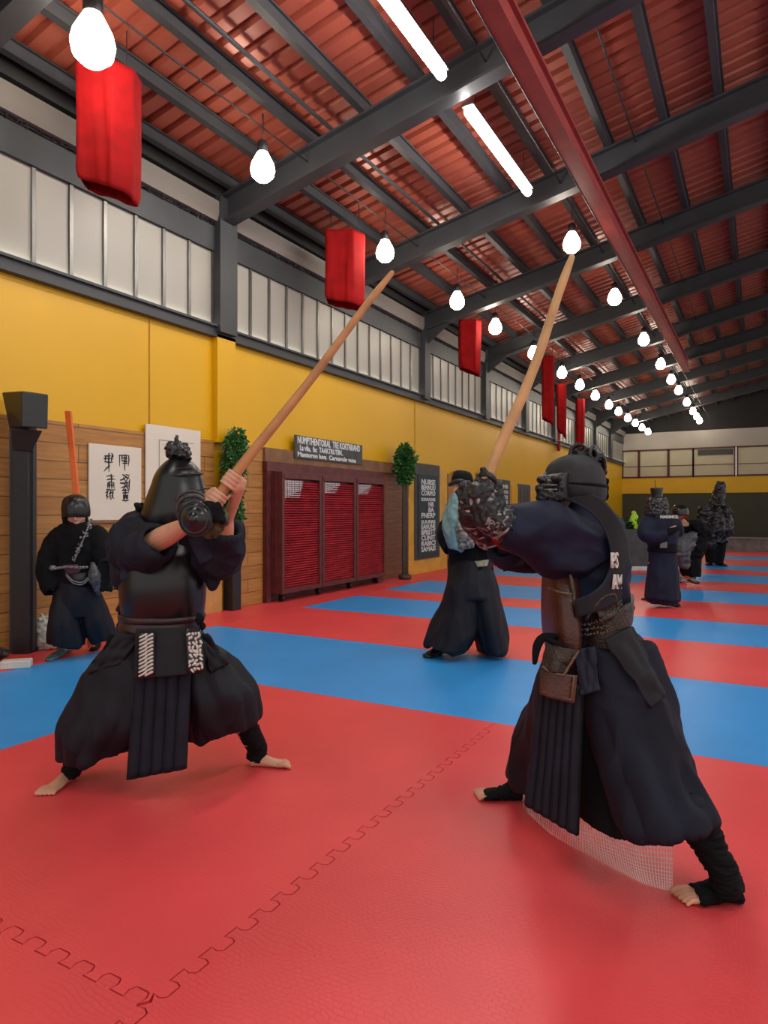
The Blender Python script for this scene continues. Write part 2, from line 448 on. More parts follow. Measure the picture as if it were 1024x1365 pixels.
bm = NB(); box(bm, WX, XR, YF - .02, YF + .2, 4.5, 5.4); struct('trim_2', bm, GREYW)
bm = NB(); box(bm, WX, XR, YF, YF + .2, 5.4, 9.2); struct('trim_3', bm, BLKROOF)
# corrugated roof sheet (ribs run up the slope)
bm = NB()
per = .25; prof = []
y = YN
while y < YF:
    prof += [(y, .0), (y + .15, .0), (y + .17, .06), (y + .225, .06)]
    y += per
nx = 14; rows = []
for i in range(nx + 1):
    x = lerp(WX - .3, XR + .2, i / nx)
    rows.append([bm.verts.new((x, yy, roof_z(x) + .16 + zz)) for yy, zz in prof])
for a, b in zip(rows, rows[1:]):
    for i in range(len(prof) - 1): bm.faces.new((a[i], a[i + 1], b[i + 1], b[i]))
struct('ceiling', bm, ROOF)
tn = [4]
def trim(bm, m, bevel=0, smooth=False):
    o = struct('trim_%d' % tn[0], bm, m, bevel=bevel, smooth=smooth); tn[0] += 1; return o
# rafters (up the slope) with I-section
RAFT = [-0.2, 3.4, 7.0, 10.15, 13.3, 17.0, 20.5, 23.9, 27.3, 30.7, 34.1]
def sloped(bm, y0, y1, d0, d1, x0=WX + .05, x1=XR):
    """box following the roof: from d0 to d1 below purlin underside"""
    vs = []
    for x in (x0, x1):
        for yy in (y0, y1):
            for d in (d0, d1): vs.append(bm.verts.new((x, yy, roof_z(x) - d)))
    for f in ((0, 1, 3, 2), (4, 6, 7, 5), (0, 4, 5, 1), (2, 3, 7, 6), (0, 2, 6, 4), (1, 5, 7, 3)): bm.faces.new([vs[i] for i in f])
for y in RAFT:
    bm = NB(); sloped(bm, y - .10, y + .10, .38, .35); sloped(bm, y - .02, y + .02, .36, 0); sloped(bm, y - .10, y + .10, 0.0, .03)
    trim(bm, DKSTEEL)
# purlins
for x in (-6.2, -5.57, -4.9, -4.15, -3.45, -2.8, -1.93, -1.18, -.5, .2, .9, 1.6, 2.3, 3.0, 3.8, 4.6):
    z = roof_z(x); bm = NB(); box(bm, x - .045, x + .045, YN, YF, z + .001, z + .15); box(bm, x - .045, x + .075, YN, YF, z + .12, z + .135)
    trim(bm, DKSTEEL)
bm = NB(); tubew(bm, [(Vector((-4.62, YN, roof_z(-4.62) + .05)), .025), (Vector((-4.62, YF, roof_z(-4.62) + .05)), .025)], n=8, sub=1); trim(bm, DKSTEEL, smooth=True)
# wires hanging in long straight runs
for i, (x, z, r) in enumerate(((-2.20, 5.84, .008), (-1.55, 6.62, .012), (-2.62, 6.28, .012), (-5.0, 5.78, .010))):
    bm = NB(); tubew(bm, [(Vector((x, YN, z)), r), (Vector((x, 37.9, z)), r)], n=8, sub=1); o = obj('overhead_cable', bm, GUN)
    tag(o, ['pale taut cable running beside the red ceiling beam', 'bluish conduit cable on the roof right of the red beam', 'black cable carrying the right row of hanging bulbs', 'black cable carrying the left row of hanging bulbs'][i], 'cable')
# red beam under the rafters
bm = NB(); zb = 5.84; ze = roof_z(-2.08) - .38
box(bm, -2.19, -2.00, YN, 24, zb, zb + .03); box(bm, -2.12, -2.07, YN, 24, zb + .01, ze); box(bm, -2.17, -2.02, YN, 24, ze - .04, ze)
trim(bm, BEAMR)
# wall columns
for y in (7.0, 13.3, 17.0, 20.5, 23.9, 27.3, 30.7, 34.1):
    w = .17 if y < 8 else .14
    bm = NB(); box(bm, WX, WX + .18, y - w, y + w, 3.78, roof_z(WX) - .02)
    trim(bm, DKSTEEL)
    bm = NB()   # haunch bracket
    vs = [(WX + .18, 5.0), (WX + .18, 5.42), (WX + .75, 5.42 - .0)]
    A = [bm.verts.new((a, y - .03, b)) for a, b in vs]; B = [bm.verts.new((a, y + .03, b)) for a, b in vs]
    bm.faces.new(A); bm.faces.new(B[::-1])
    for i in range(3): bm.faces.new((A[i], B[i], B[(i + 1) % 3], A[(i + 1) % 3]))
    if y > 8: trim(bm, DKSTEEL)
    else: bm.free()
bm = NB(); box(bm, WX, WX + .10, 6.86, 7.22, 2.3, 3.76); trim(bm, YEL)            # yellow pilaster
bm = NB(); box(bm, WX + .04, WX + .2, 7.05, 7.22, 0, 2.2); trim(bm, BLACKP)        # black lower post
# band under windows, band over windows, soffit
bm = NB(); box(bm, WX, WX + .10, YN, YF, 3.72, 3.86); box(bm, WX, WX + .14, YN, YF, 3.84, 3.87); trim(bm, DKSTEEL)
bm = NB(); box(bm, WX, WX + .08, YN, YF, 4.87, 5.20); trim(bm, DKSTEEL)
bm = NB()
y0, y1 = YN, YF
pr = [(WX, 5.26), (WX + .13, 5.26), (WX + .16, 5.36), (WX + .16, 5.52), (WX, 5.60)]
A = [bm.verts.new((a, y0, b)) for a, b in pr]; B = [bm.verts.new((a, y1, b)) for a, b in pr]
bm.faces.new(A); bm.faces.new(B[::-1])
for i in range(5): bm.faces.new((A[i], B[i], B[(i + 1) % 5], A[(i + 1) % 5]))
trim(bm, CREAM)
# tangle of looped wire along the band
bm = NB(); rr = random.Random(3); y = 2.0
pts = []
while y < 30:
    pts.append((Vector((WX + .07 + rr.uniform(-.02, .02), y, 5.23 + rr.uniform(-.012, .012))), .006)); y += .11
tubew(bm, pts, n=5, sub=2)
y = 2.2
while y < 24:
    ringtube(bm, Vector((WX + .09, y, 5.225)), Vector((rr.uniform(-1, 1), rr.uniform(-1, 1), rr.uniform(-.5, .5))), rr.uniform(.018, .034), .005, n=8)
    y += rr.uniform(.05, .2)
o = obj('looped_wire', bm, GUN); tag(o, 'long tangle of looped dark wire running above the window band', 'wire')

# clerestory windows: one per bay
wn = 1
bays = [(YN, 3.4), (3.4, 6.83), (7.17, 13.16), (13.44, 16.86), (17.14, 20.36), (20.64, 23.76), (24.04, 27.16), (27.44, 30.56), (30.84, 33.96), (34.24, YF)]
for a, b in bays:
    bm = NB(); box(bm, WX + .005, WX + .03, a, b, 3.87, 4.87); w = struct('window_%d' % wn, bm, FROST); wn += 1
    bm = NB(); n = max(1, round((b - a) / .435))
    for i in range(n + 1):
        y = lerp(a, b, i / n); box(bm, WX + .03, WX + .055, y - .022, y + .022, 3.87, 4.87)
    obj('window_frame', bm, ALU, w, smooth=False)
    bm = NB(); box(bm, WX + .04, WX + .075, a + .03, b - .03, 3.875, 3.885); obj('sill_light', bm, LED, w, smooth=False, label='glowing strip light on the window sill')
# back windows
segs = [(-6.45, -5.7), (-5.6, -4.25), (-4.15, -3.05), (-3.0, -1.15), (-1.0, 0.95), (1.03, 1.6), (1.7, 3.2), (3.3, 4.8), (4.9, 6.4)]
PANE2 = mat('cream_pane', (.50, .44, .30), .5, var=.12, vs=.8)
for a, b in segs:
    bm = NB(); box(bm, a - .05, b + .05, YF - .02, YF + .05, 3.06, 4.5); w = struct('window_%d' % wn, bm, PANE2); wn += 1
    bm = NB(); 
    for x in (a - .05, b): box(bm, x, x + .07, YF - .08, YF - .02, 3.06, 4.5)
    box(bm, a, b, YF - .05, YF - .02, 3.62, 3.65); box(bm, a - .05, b + .07, YF - .08, YF - .02, 4.44, 4.52); box(bm, a - .05, b + .07, YF - .08, YF - .02, 3.02, 3.10)
    obj('window_frame', bm, DKWOOD, w, smooth=False)
bm = NB(); box(bm, -2.8, -1.2, YF - .07, YF - .03, 4.12, 4.4); o = obj('wall_vent', bm, SLATE, smooth=False); tag(o, 'dark grey louvred panel high in the far windows', 'vent')
# stone ledge at the far end of the mats
bm = NB()
x = -1.95
while x < XR: box(bm, x, min(x + 1.9, XR), 25.0, 25.5, 0, .40); x += 1.92
box(bm, -2.0, XR, 24.97, 25.52, .40, .44)
o = obj('stone_ledge', bm, STONE, smooth=False); tag(o, 'low grey stone ledge across the far end of the mats', 'ledge')
bm = NB(); box(bm, WX, XR, 25.6, YF, -.03, -.005); trim(bm, STONE)

# wood cladding of the left wall
bm = NB(); box(bm, WX, WX + .04, YN, 6.86, 0, 2.32); trim(bm, PLANK)
bm = NB(); box(bm, WX, WX + .04, 7.22, 7.88, 0, 2.32); trim(bm, PLANK)
PLYW = mat('plywood', (.50, .26, .085), .5, var=.18, vs=3)
bm = NB(); box(bm, WX + .04, WX + .07, 6.0, 6.5, 0, 1.5); box(bm, WX + .04, WX + .07, 6.52, 6.98, 0, 1.5)
o = obj('wall_board', bm, PLYW, smooth=False); tag(o, 'pair of plain pale plywood boards on wall behind left fighter', 'board')
bm = NB(); box(bm, WX, WX + .05, 11.5, 12.55, 0, 2.28); trim(bm, PLANK2)
bm = NB(); box(bm, WX, WX + .06, 12.62, 14.6, 0, 2.28); trim(bm, YELW)
bm = NB(); box(bm, WX, WX + .06, 14.66, 16.0, 0, 2.22); trim(bm, mat('brown_door', (.33, .14, .035), .5, var=.2, vs=4))
bm = NB(); box(bm, WX, WX + .05, 16.05, 24, 0, 2.2); trim(bm, YELW)
bm = NB(); box(bm, WX, WX + .012, 5.78, 5.79, 2.32, 3.72); box(bm, WX, WX + .012, 13.0, 13.012, 2.32, 3.72); trim(bm, mat('yellow_joint', (.40, .22, .01), .6))

# ------------------------------------------------------------------ floor mats
TH = .028
def matpoly(name, pts, m, label, group=None):
    bm = NB(); top = [bm.verts.new((x, y, 0)) for x, y in pts]; bot = [bm.verts.new((x, y, -TH)) for x, y in pts]
    n = len(pts)
    for tri in tessellate_polygon([[Vector((x, y, 0)) for x, y in pts]]):
        bm.faces.new([top[i] for i in tri]); bm.faces.new([bot[i] for i in reversed(tri)])
    for i in range(n): bm.faces.new((top[i], bot[i], bot[(i + 1) % n], top[(i + 1) % n]))
    o = obj(name, bm, m, smooth=False); tag(o, label, 'floor mat', group); return o
def rect(x0, x1, y0, y1, g=.0015): return [(x0 + g, y0 + g), (x1 - g, y0 + g), (x1 - g, y1 - g), (x0 + g, y1 - g)]
PX, PY, PER, AMP = -1.51, 1.35, .118, .042
def teeth(L, off):
    """profile along 0..L of the puzzle edge, (s, offset)"""
    out = [(0, 0)]; s = .03
    while s + PER < L:
        q = PER / 2
        out += [(s, -AMP * .5), (s - .006, AMP * .1), (s + .004, AMP * .55), (s + .012, AMP * .6), (s + q - .010, AMP * .6), (s + q - .002, AMP * .55), (s + q + .006, AMP * .1), (s + q, -AMP * .5)]
        s += PER
    out.append((L, 0)); return [(a, b + off) for a, b in out]
G = .0028
def offs(pl, d):
    out = []
    for i, (s_, o_) in enumerate(pl):
        a = pl[max(i - 1, 0)]; b = pl[min(i + 1, len(pl) - 1)]; tx, ty = b[0] - a[0], b[1] - a[1]; L_ = math.hypot(tx, ty) or 1
        out.append((s_ - ty / L_ * d, o_ + tx / L_ * d))
    return out
# joint A: x = PX, y from PY up to 4.21; joint B: y = PY, x from PX leftwards; joint C: x = PX, y below PY
yt = 4.21
ja = teeth(yt - PY, 0); jb = [q for q in teeth(3.0, 0) if q[0] <= 2.34]; jc = teeth(1.9, 0)
jap, jam, jbp, jbm, jcp, jcm = [offs(j, d) for j in (ja, jb, jc) for d in (G, -G)]
m2 = [(4.8, -.6), (4.8, yt), ] + [(PX + o, PY + s) for s, o in reversed(jap)] + [(PX + o, PY - s) for s, o in jcp[1:]] + [(PX, -.6)]
matpoly('foam_mat', m2, FRED, 'large red foam mat under the right fighter')
jbl = [(PX - s, PY + o) for s, o in jbp]
m1 = [(PX + o, PY + s) for s, o in jam][1:] + [(-3.85, yt), (-3.85, PY)] + list(reversed(jbl))[0:-1] + [(PX - .01, PY + G)]
matpoly('foam_mat', m1, FRED, 'red foam mat under the left fighter, with jigsaw edges')
m3 = [(PX - s, PY + o) for s, o in jbm][1:] + [(-3.85, PY), (-3.85, -.6), (PX - G, -.6)] + [(PX + o, PY - s) for s, o in reversed(jcm[1:])]
matpoly('foam_mat', m3, FRED, 'red foam mat nearest the lower left corner')
L1 = -5.68; RX0, RX1 = -2.0, -1.25; XE = 4.8
matpoly('foam_mat', [(L1, -.6), (-3.853, -.6), (-3.853, yt + .003), (XE, yt + .003), (XE, 6.07), (L1, 6.07)], FBLUE, 'wide blue mat band that bends along the left wall, behind both fighters')
matpoly('foam_mat', [(WX + .04, -.6), (L1 - .003, -.6), (L1 - .003, 25), (WX + .04, 25)], FRED, 'red mat border lying along the foot of left wall')
def strip(x0, x1, y0, y1, m, label): matpoly('foam_mat', rect(x0, x1, y0, y1), m, label)
strip(L1, XE, 6.07, 7.8, FRED, 'red mat strip on which the middle fighter\'s front foot rests')
strip(L1, XE, 7.8, 9.3, FBLUE, 'second blue mat strip, just beyond the middle fighter')
strip(RX0, RX1, 9.3, 25, FRED, 'red mat lane running lengthwise under the figure in the long navy coat')
lft = [(9.3, 10.2, 1), (10.2, 11.9, 0), (11.9, 13.5, 1), (13.5, 15.1, 0), (15.1, 16.9, 1), (16.9, 18.5, 0), (18.5, 20.4, 1), (20.4, 22.0, 0), (22.0, 25, 1)]
rgt = [(9.3, 11.2, 1), (11.2, 12.8, 0), (12.8, 14.4, 1), (14.4, 16.1, 0), (16.1, 17.3, 1), (17.3, 18.8, 0), (18.8, 21.0, 1), (21.0, 22.5, 0), (22.5, 25, 1)]
ordn = ['nearest', 'second', 'third', 'fourth', 'fifth', 'sixth', 'seventh']
for side, lst, x0, x1 in (('left', lft, L1, RX0), ('right', rgt, RX1, XE)):
    k = [0, 0]
    for a, b, c in lst:
        strip(x0, x1, a, b, FRED if c else FBLUE, '%s of the short %s mat strips %s of the long red lane' % (ordn[k[c]], 'red' if c else 'blue', side)); k[c] += 1

# ------------------------------------------------------------------ lamps
def make_bulb(loc, s=1.0, label='', group='', hang=.35, shape=1.0):
    r = empty('hanging_bulb', loc, label, 'lamp', group)
    L = Vector(loc)
    bm = NB(); lathe(bm, L, UP, [(.0, -.20 * s), (.045 * s, -.192 * s), (.078 * s, -.16 * s), (.088 * s, -.115 * s), (.078 * s, -.07 * s), (.052 * s, -.02 * s), (.036 * s, .01 * s)], 20)
    obj('bulb', bm, BULB, r)
    bm = NB(); lathe(bm, L, UP, [(.034 * s, .0), (.040 * s, .012 * s), (.040 * s, .07 * s), (.028 * s, .09 * s), (.012 * s, .10 * s)], 16); obj('socket', bm, GUN, r)
    bm = NB(); tubew(bm, [(L + UP * .09 * s, .006), (L + UP * hang + Vector((.01, 0, 0)), .006)], n=6, sub=2)
    ringtube(bm, L + UP * (hang - .02), RT, .03, .005, n=10)
    obj('cord', bm, BLACKP, r)
    return r
LB = [3.84, 6.1, 9.0, 11.8, 13.9, 16.7, 19.5, 21.7, 24.0, 26.4, 28.4, 30.6, 32.6, 34.6, 36.6]
where = ['very large hanging bulb above the red banner in the top left corner', 'hanging bulb left of the first big rafter', 'hanging bulb beside the tip of the left staff', 'smaller hanging bulb fourth in the left row', 'small hanging bulb above the third red banner', 'hanging bulb seen right beside the right staff']
proto = None
for i, y in enumerate(LB):
    lab = where[i] if i < len(where) else '%s bulb in the left row counted from the right staff onward' % ['first', 'second', 'third', 'fourth', 'fifth', 'sixth', 'seventh', 'eighth', 'ninth'][i - 6]
    if i == 0: make_bulb((-5.0, y, 5.62), 2.1, lab, 'bulbs in the left row')
    else:
        if proto is None: proto = make_bulb((-5.0, y, 5.48), 1.6, lab, 'bulbs in the left row', hang=.45)
        else: dup(proto, (-5.0, y, 5.48), lab)
RB = [(10.95, 1.3), (14.6, 1), (18.6, 1), (22.0, 1), (24.8, 1), (27.2, 1), (30.4, 1), (33.3, 1), (35.4, 1), (37.0, 1)]
for i, (y, s) in enumerate(RB):
    dup(proto, (-2.65, y, 5.95 if i else 5.83), '%s bulb of the right row, counted from the tip of the right staff' % ['first', 'second', 'third', 'fourth', 'fifth', 'sixth', 'seventh', 'eighth', 'ninth', 'farthest'][i], 'bulbs in the right row')
def tube_light(x, y0, y1, z, label):
    r = empty('tube_light', (x, (y0 + y1) / 2, z), label, 'lamp', 'fluorescent tube lights')
    bm = NB(); tubew(bm, [(Vector((x, y0, z)), .055), (Vector((x, y1, z)), .055)], n=14, sub=1); obj('tube', bm, TUBE, r)
    bm = NB(); box(bm, x - .07, x + .07, y0 - .04, y1 + .04, z + .05, z + .09); obj('housing', bm, ALU, r, smooth=False)
    bm = NB()
    bm.free()
    for yy in (y0 + .2, y1 - .2):
        bm = NB(); tubew(bm, [(Vector((x, yy, z + .09)), .006), (Vector((x, yy, roof_z(x))), .006)], n=6, sub=1); obj('hanger', bm, GUN, r)
tube_light(-2.91, 4.2, 6.45, 5.93, 'glowing fluorescent tube cut by the top edge of the photo')
tube_light(-2.91, 7.2, 9.45, 5.93, 'glowing fluorescent tube just beyond the first big rafter')
for i, (x, y) in enumerate(((-2.9, -1.5), (1.8, .8), (1.8, 5.2), (3.5, -1.5), (4.2, 9))):  # unseen fill tubes, added out of view to brighten the hall
    tube_light(x, y, y + 2.3, 6.1, ['behind the camera on the left', 'above the right of the camera', 'high right, beyond the frame', 'behind the camera on the right', 'far right, beyond the frame'][i] + ': unseen fluorescent tube added as fill')

# ------------------------------------------------------------------ red banners
def banner(px, py, x, w, h, dep, label, sag=.1, seed=0, torn=False):
    c = wall_pt(px, py, x); bm = NB(); bm2 = None
    # hung as a folded cloth: plan is an open box seen corner-on
    a = Vector((0, 1, 0)); b = Vector((1, 0, 0))
    u = (RT * .95 + FWD * .1).normalized(); v = (FWD).normalized()
    plan = [(-w / 2, dep * .55), (-w / 2, -dep * .1), (-w / 2 + .02, -dep * .35), (0, -dep * .42), (w * .22, -dep * .5), (w / 2, -dep * .1), (w / 2, dep * .5), (0, dep * .6)]
    nseg = 8
    pl = []
    for i in range(len(plan)):
        p, q = plan[i], plan[(i + 1) % len(plan)]
        for s in range(nseg): pl.append((lerp(p[0], q[0], s / nseg), lerp(p[1], q[1], s / nseg)))
    N = len(pl)
    def fn(s, t):
        k = int(round(s * N)) % N; p = pl[k]
        hh = h * (1 + sag * ((p[0] / w + .5) * 1.0 + .25 * noise.noise(Vector((p[0] * 8, p[1] * 8, seed)))))
        o = .018 * noise.noise(Vector((p[0] * 14, p[1] * 14, t * 1.5 + seed))) * (.3 + t)
        sh = 1 - .04 * t
        if t > .93: sh -= (t - .93) * 1.2
        return c + u * (p[0] * sh + o) + v * (p[1] * sh + o) - UP * hh * t
    slab(bm, fn, N, 26, .006)
    r = empty('red_banner', c, label, 'banner', 'red cloth banners')
    obj('cloth', bm, REDC, r)
    for s in (-.35, .35):
        q = c + u * w * s; bm = NB(); tubew(bm, [(q - UP * .02, .006), (Vector((q.x, q.y, roof_z(q.x) + .15)), .006)], n=6, sub=1); obj('cord', bm, BLACKP, r)
    return r
banner(143, 93, -5.5, .52, 1.10, .34, 'largest red cloth banner, hanging beneath the big corner bulb', .12, 1)
banner(460, 312, -5.5, .60, 1.02, .4, 'red cloth banner hanging left of the left staff tip', .10, 2)
banner(627, 428, -5.5, .48, 1.02, .3, 'red cloth banner hanging between the two staffs', .16, 5)
banner(731, 475, -5.2, .34, 1.75, .2, 'long narrow red cloth banner right of the right staff', .10, 7)
banner(749, 512, -5.2, .28, 1.35, .2, 'shorter ragged red banner beside the long narrow one', .2, 9)
banner(774, 532, -5.5, .30, 1.8, .2, 'farthest red banner near the far corner', .1, 11)
for i, (px, a, b) in enumerate(((745, 560, 601), (777, 560, 604))):
    p = wall_pt(px, a, WX + .09); q = wall_pt(px, b, WX + .09); bm = NB(); box(bm, p.x - .03, p.x + .03, p.y - .12, p.y + .12, q.z, p.z)
    o = obj('red_pennant', bm, REDC, smooth=False); tag(o, ['narrow red strip hanging against the windows, nearer one', 'narrow red strip hanging in the far window corner'][i], 'banner')

# ------------------------------------------------------------------ things on and along the left wall
def wallf(px, py, x=WX + .06): return wall_pt(px, py, x)
# louvred cabinet unit
uy0, uy1, uz0, uz1, ux0, ux1 = 7.98, 11.15, .13, 1.95, WX + .06, WX + .32
r = empty('louvred_cabinet', (WX + .2, 9.5, 0), 'wide maroon louvred cabinet with three shutters under the grey sign', 'cabinet')
bm = NB(); box(bm, ux0, ux0 + .16, uy0, uy1, uz0, uz1)
obj('body', bm, DKWOOD, r, smooth=False, bevel=.004)
pw = (uy1 - uy0) / 3
for k in range(3):
    a, b = uy0 + k * pw, uy0 + (k + 1) * pw
    bm = NB()
    for (c, d, e, f) in ((a + .01, a + .07, uz0, uz1), (b - .07, b - .01, uz0, uz1), (a + .07, b - .07, uz1 - .10, uz1), (a + .07, b - .07, uz0, uz0 + .07)):
        box(bm, ux0 + .16, ux1, c, d, e, f)
    sh = obj('shutter', bm, DKWOOD, r, smooth=False, bevel=.004)
    bm = NB(); z = uz0 + .075; n = 0
    while z < uz1 - .12:
        vs = []
        M = Matrix.Translation((ux0 + .215, 0, z)) @ Matrix.Rotation(R(35), 4, 'Y')
        box(bm, -.028, .028, a + .07, b - .07, -.004, .004, M); z += .037
    obj('slats', bm, SHUT, sh, smooth=False)
    bm = NB(); x = ux1 - .012
    for i in range(11):
        yy = a + .09 + i * .042
        if yy < b - .12: box(bm, x - .002, x + .003, yy, yy + .007, uz1 - .40 + .015 * i + (.10 if k else 0), uz1 - .12)
    for i in range(9):
        zz = uz1 - .14 - i * .030; wd_ = .46 - (.03 * i if k else .012 * i)
        if zz > uz1 - (.30 if k else .40): box(bm, x, x + .004, a + .09, a + .09 + wd_, zz, zz + .006)
    obj('vent_grid', bm, CHALKW, sh, smooth=False, label='pale wire grid at top of shutter')
    bm = NB(); ringtube(bm, Vector((ux1, a + .05, uz1 - .06)), Vector((1, 0, 0)), .03, .008, n=12); obj('hinge', bm, DKWOOD, sh)
for k in range(4):
    yy = lerp(uy0 + .15, uy1 - .15, k / 3)
    bm = NB(); lathe(bm, Vector((WX + .2, yy - .02, .05)), Vector((0, 1, 0)), [(.03, 0), (.05, .005), (.05, .035), (.03, .04)], 14); box(bm, WX + .17, WX + .23, yy - .03, yy + .03, .08, .14)
    obj('caster', bm, BLACKP, r)
bm = NB(); box(bm, WX + .0, WX + .12, 7.88, 7.975, 0, 2.1); box(bm, WX, WX + .12, 11.16, 11.42, 0, 2.1); box(bm, WX, WX + .13, 7.87, 11.43, 1.96, 2.102)
box(bm, WX, WX + .03, 7.98, 11.15, 0, 1.95); trim(bm, DKWOOD)
bm = NB(); box(bm, WX, WX + .09, 7.88, 12.5, 2.105, 2.31); trim(bm, mat('lintel_wood', (.20, .09, .038), .55, var=.3, vs=4))

# grey sign with lettering above the cabinet
def sign(name, y0, y1, z0, z1, x, m, lines, label, cat='sign', tm=CHALKW, depth=.02, frame_m=None, parent=None):
    """lines: (string, size, zfrac, yfrac_left, xscale)"""
    r = parent or empty(name, (x, (y0 + y1) / 2, z0), label, cat)
    bm = NB(); box(bm, x, x + depth, y0, y1, z0, z1); brd = obj('slate_panel' if parent else 'board', bm, m, r, smooth=False)
    if parent: r = brd
    if frame_m:
        bm = NB(); t = .025
        box(bm, x + depth, x + depth + .01, y0, y0 + t, z0, z1); box(bm, x + depth, x + depth + .01, y1 - t, y1, z0, z1); box(bm, x + depth, x + depth + .01, y0 + t, y1 - t, z0, z0 + t); box(bm, x + depth, x + depth + .01, y0 + t, y1 - t, z1 - t, z1)
        obj('frame', bm, frame_m, r, smooth=False)
    bm = NB()
    for s, sz, zf, yf, xs in lines:
        t = NB(); textmesh(t, s, Matrix.Identity(4), sz, .002, bold=.006 * sz / .2)
        wx = max(v.co.x for v in t.verts); t.free(); k = (y1 - y0) * xs / wx
        M = Matrix.Translation((x + depth + .001, lerp(y0, y1, yf), lerp(z0, z1, zf))) @ Matrix(((0, 0, 1, 0), (1, 0, 0, 0), (0, 1, 0, 0), (0, 0, 0, 1))) @ Matrix.Diagonal((k, 1, 1, 1))
        textmesh(bm, s, M, sz, .002, bold=.006 * sz / .2)
    if not lines: bm.free(); return r
    obj('lettering', bm, tm, r, smooth=False, label='pale lettering'); return r
a = wallf(390, 590, WX + .07); b = wallf(480, 610, WX + .07)
sign('wall_sign', a.y, b.y, 2.20, 2.56, WX + .10, SLATE, [('NUMPTHENTORAL  TRE KORTNRAND', .155, .66, .03, .93), ('La vilu,  fac  TAAKTRUTIIN..', .12, .36, .06, .62), ('Mantoron luva  Carnavulo vuna', .105, .08, .03, .86)], 'dark grey sign with white lettering mounted above the red shutters')
# tall blackboard
a = wallf(552, 620); b = wallf(585, 620)
words = ['NUBSE', 'BENNUU', 'CORMO', 'SUNNONE', 'NR', '8A', 'FNERP', 'SUURRS', 'EANUNE', 'BPISETT', 'CUNIT', 'RABICI', 'SAMASI']
ln = []
for i, w_ in enumerate(words):
    ln.append((w_, .15 if i not in (3, 7) else .10, .885 - i * .068, .13 if i not in (4, 5) else .48, .72 if i not in (4, 5) else .30))
tallb = sign('chalkboard', a.y, b.y, .30, 2.38, WX + .065, SLATE, [], 'tall dark board with a column of chalk words beside the small tree', 'blackboard')
bm_y0, bm_y1 = a.y + .12, b.y - .14
sign('', bm_y0, bm_y1, .34, 2.14, WX + .088, CHALK, ln, '', parent=tallb)
# smaller boards further on
spec = [((604, 626, 2.30, 2.02), 0, 'small blank dark board above the head of the middle fighter'), ((637, 646, 2.36, 1.75), 0, 'slim dark board half hidden by foot of the right staff'),
        ((659, 679, 2.22, 1.3), 1, 'dark board of white words right of the staff foot'), ((690, 706, 2.15, 1.35), 2, 'dark board with a pale door picture, third after the staff'), ((716, 728, 2.1, 1.5), 0, 'last small dark board, beside the mask of the right fighter')]
for (p0, p1, z1, z0), k, lab in spec:
    a = wallf(p0, 640); b = wallf(p1, 640)
    if k == 1: L_ = [('NUMB', .15, .74, .12, .72), ('DASTON', .13, .58, .12, .72), ('LUTES', .13, .42, .12, .72), ('CARTE', .13, .26, .12, .72), ('EXRD', .13, .10, .12, .72)]
    else: L_ = []
    o = sign('wall_board', a.y, b.y, z0, z1, WX + .07, SLATE, L_, lab, 'blackboard')
    if k == 2:
        bm = NB(); 
        for t in (.2, .5, .8): box(bm, WX + .095, WX + .10, lerp(a.y, b.y, t) - .03, lerp(a.y, b.y, t) + .03, z0 + .1, z1 - .12)
        obj('stripes', bm, ALU, o, smooth=False)
bm = NB(); a = wallf(682, 640); b = wallf(690, 640); box(bm, WX + .05, WX + .075, a.y, b.y, 1.3, 2.1); trim(bm, YEL)

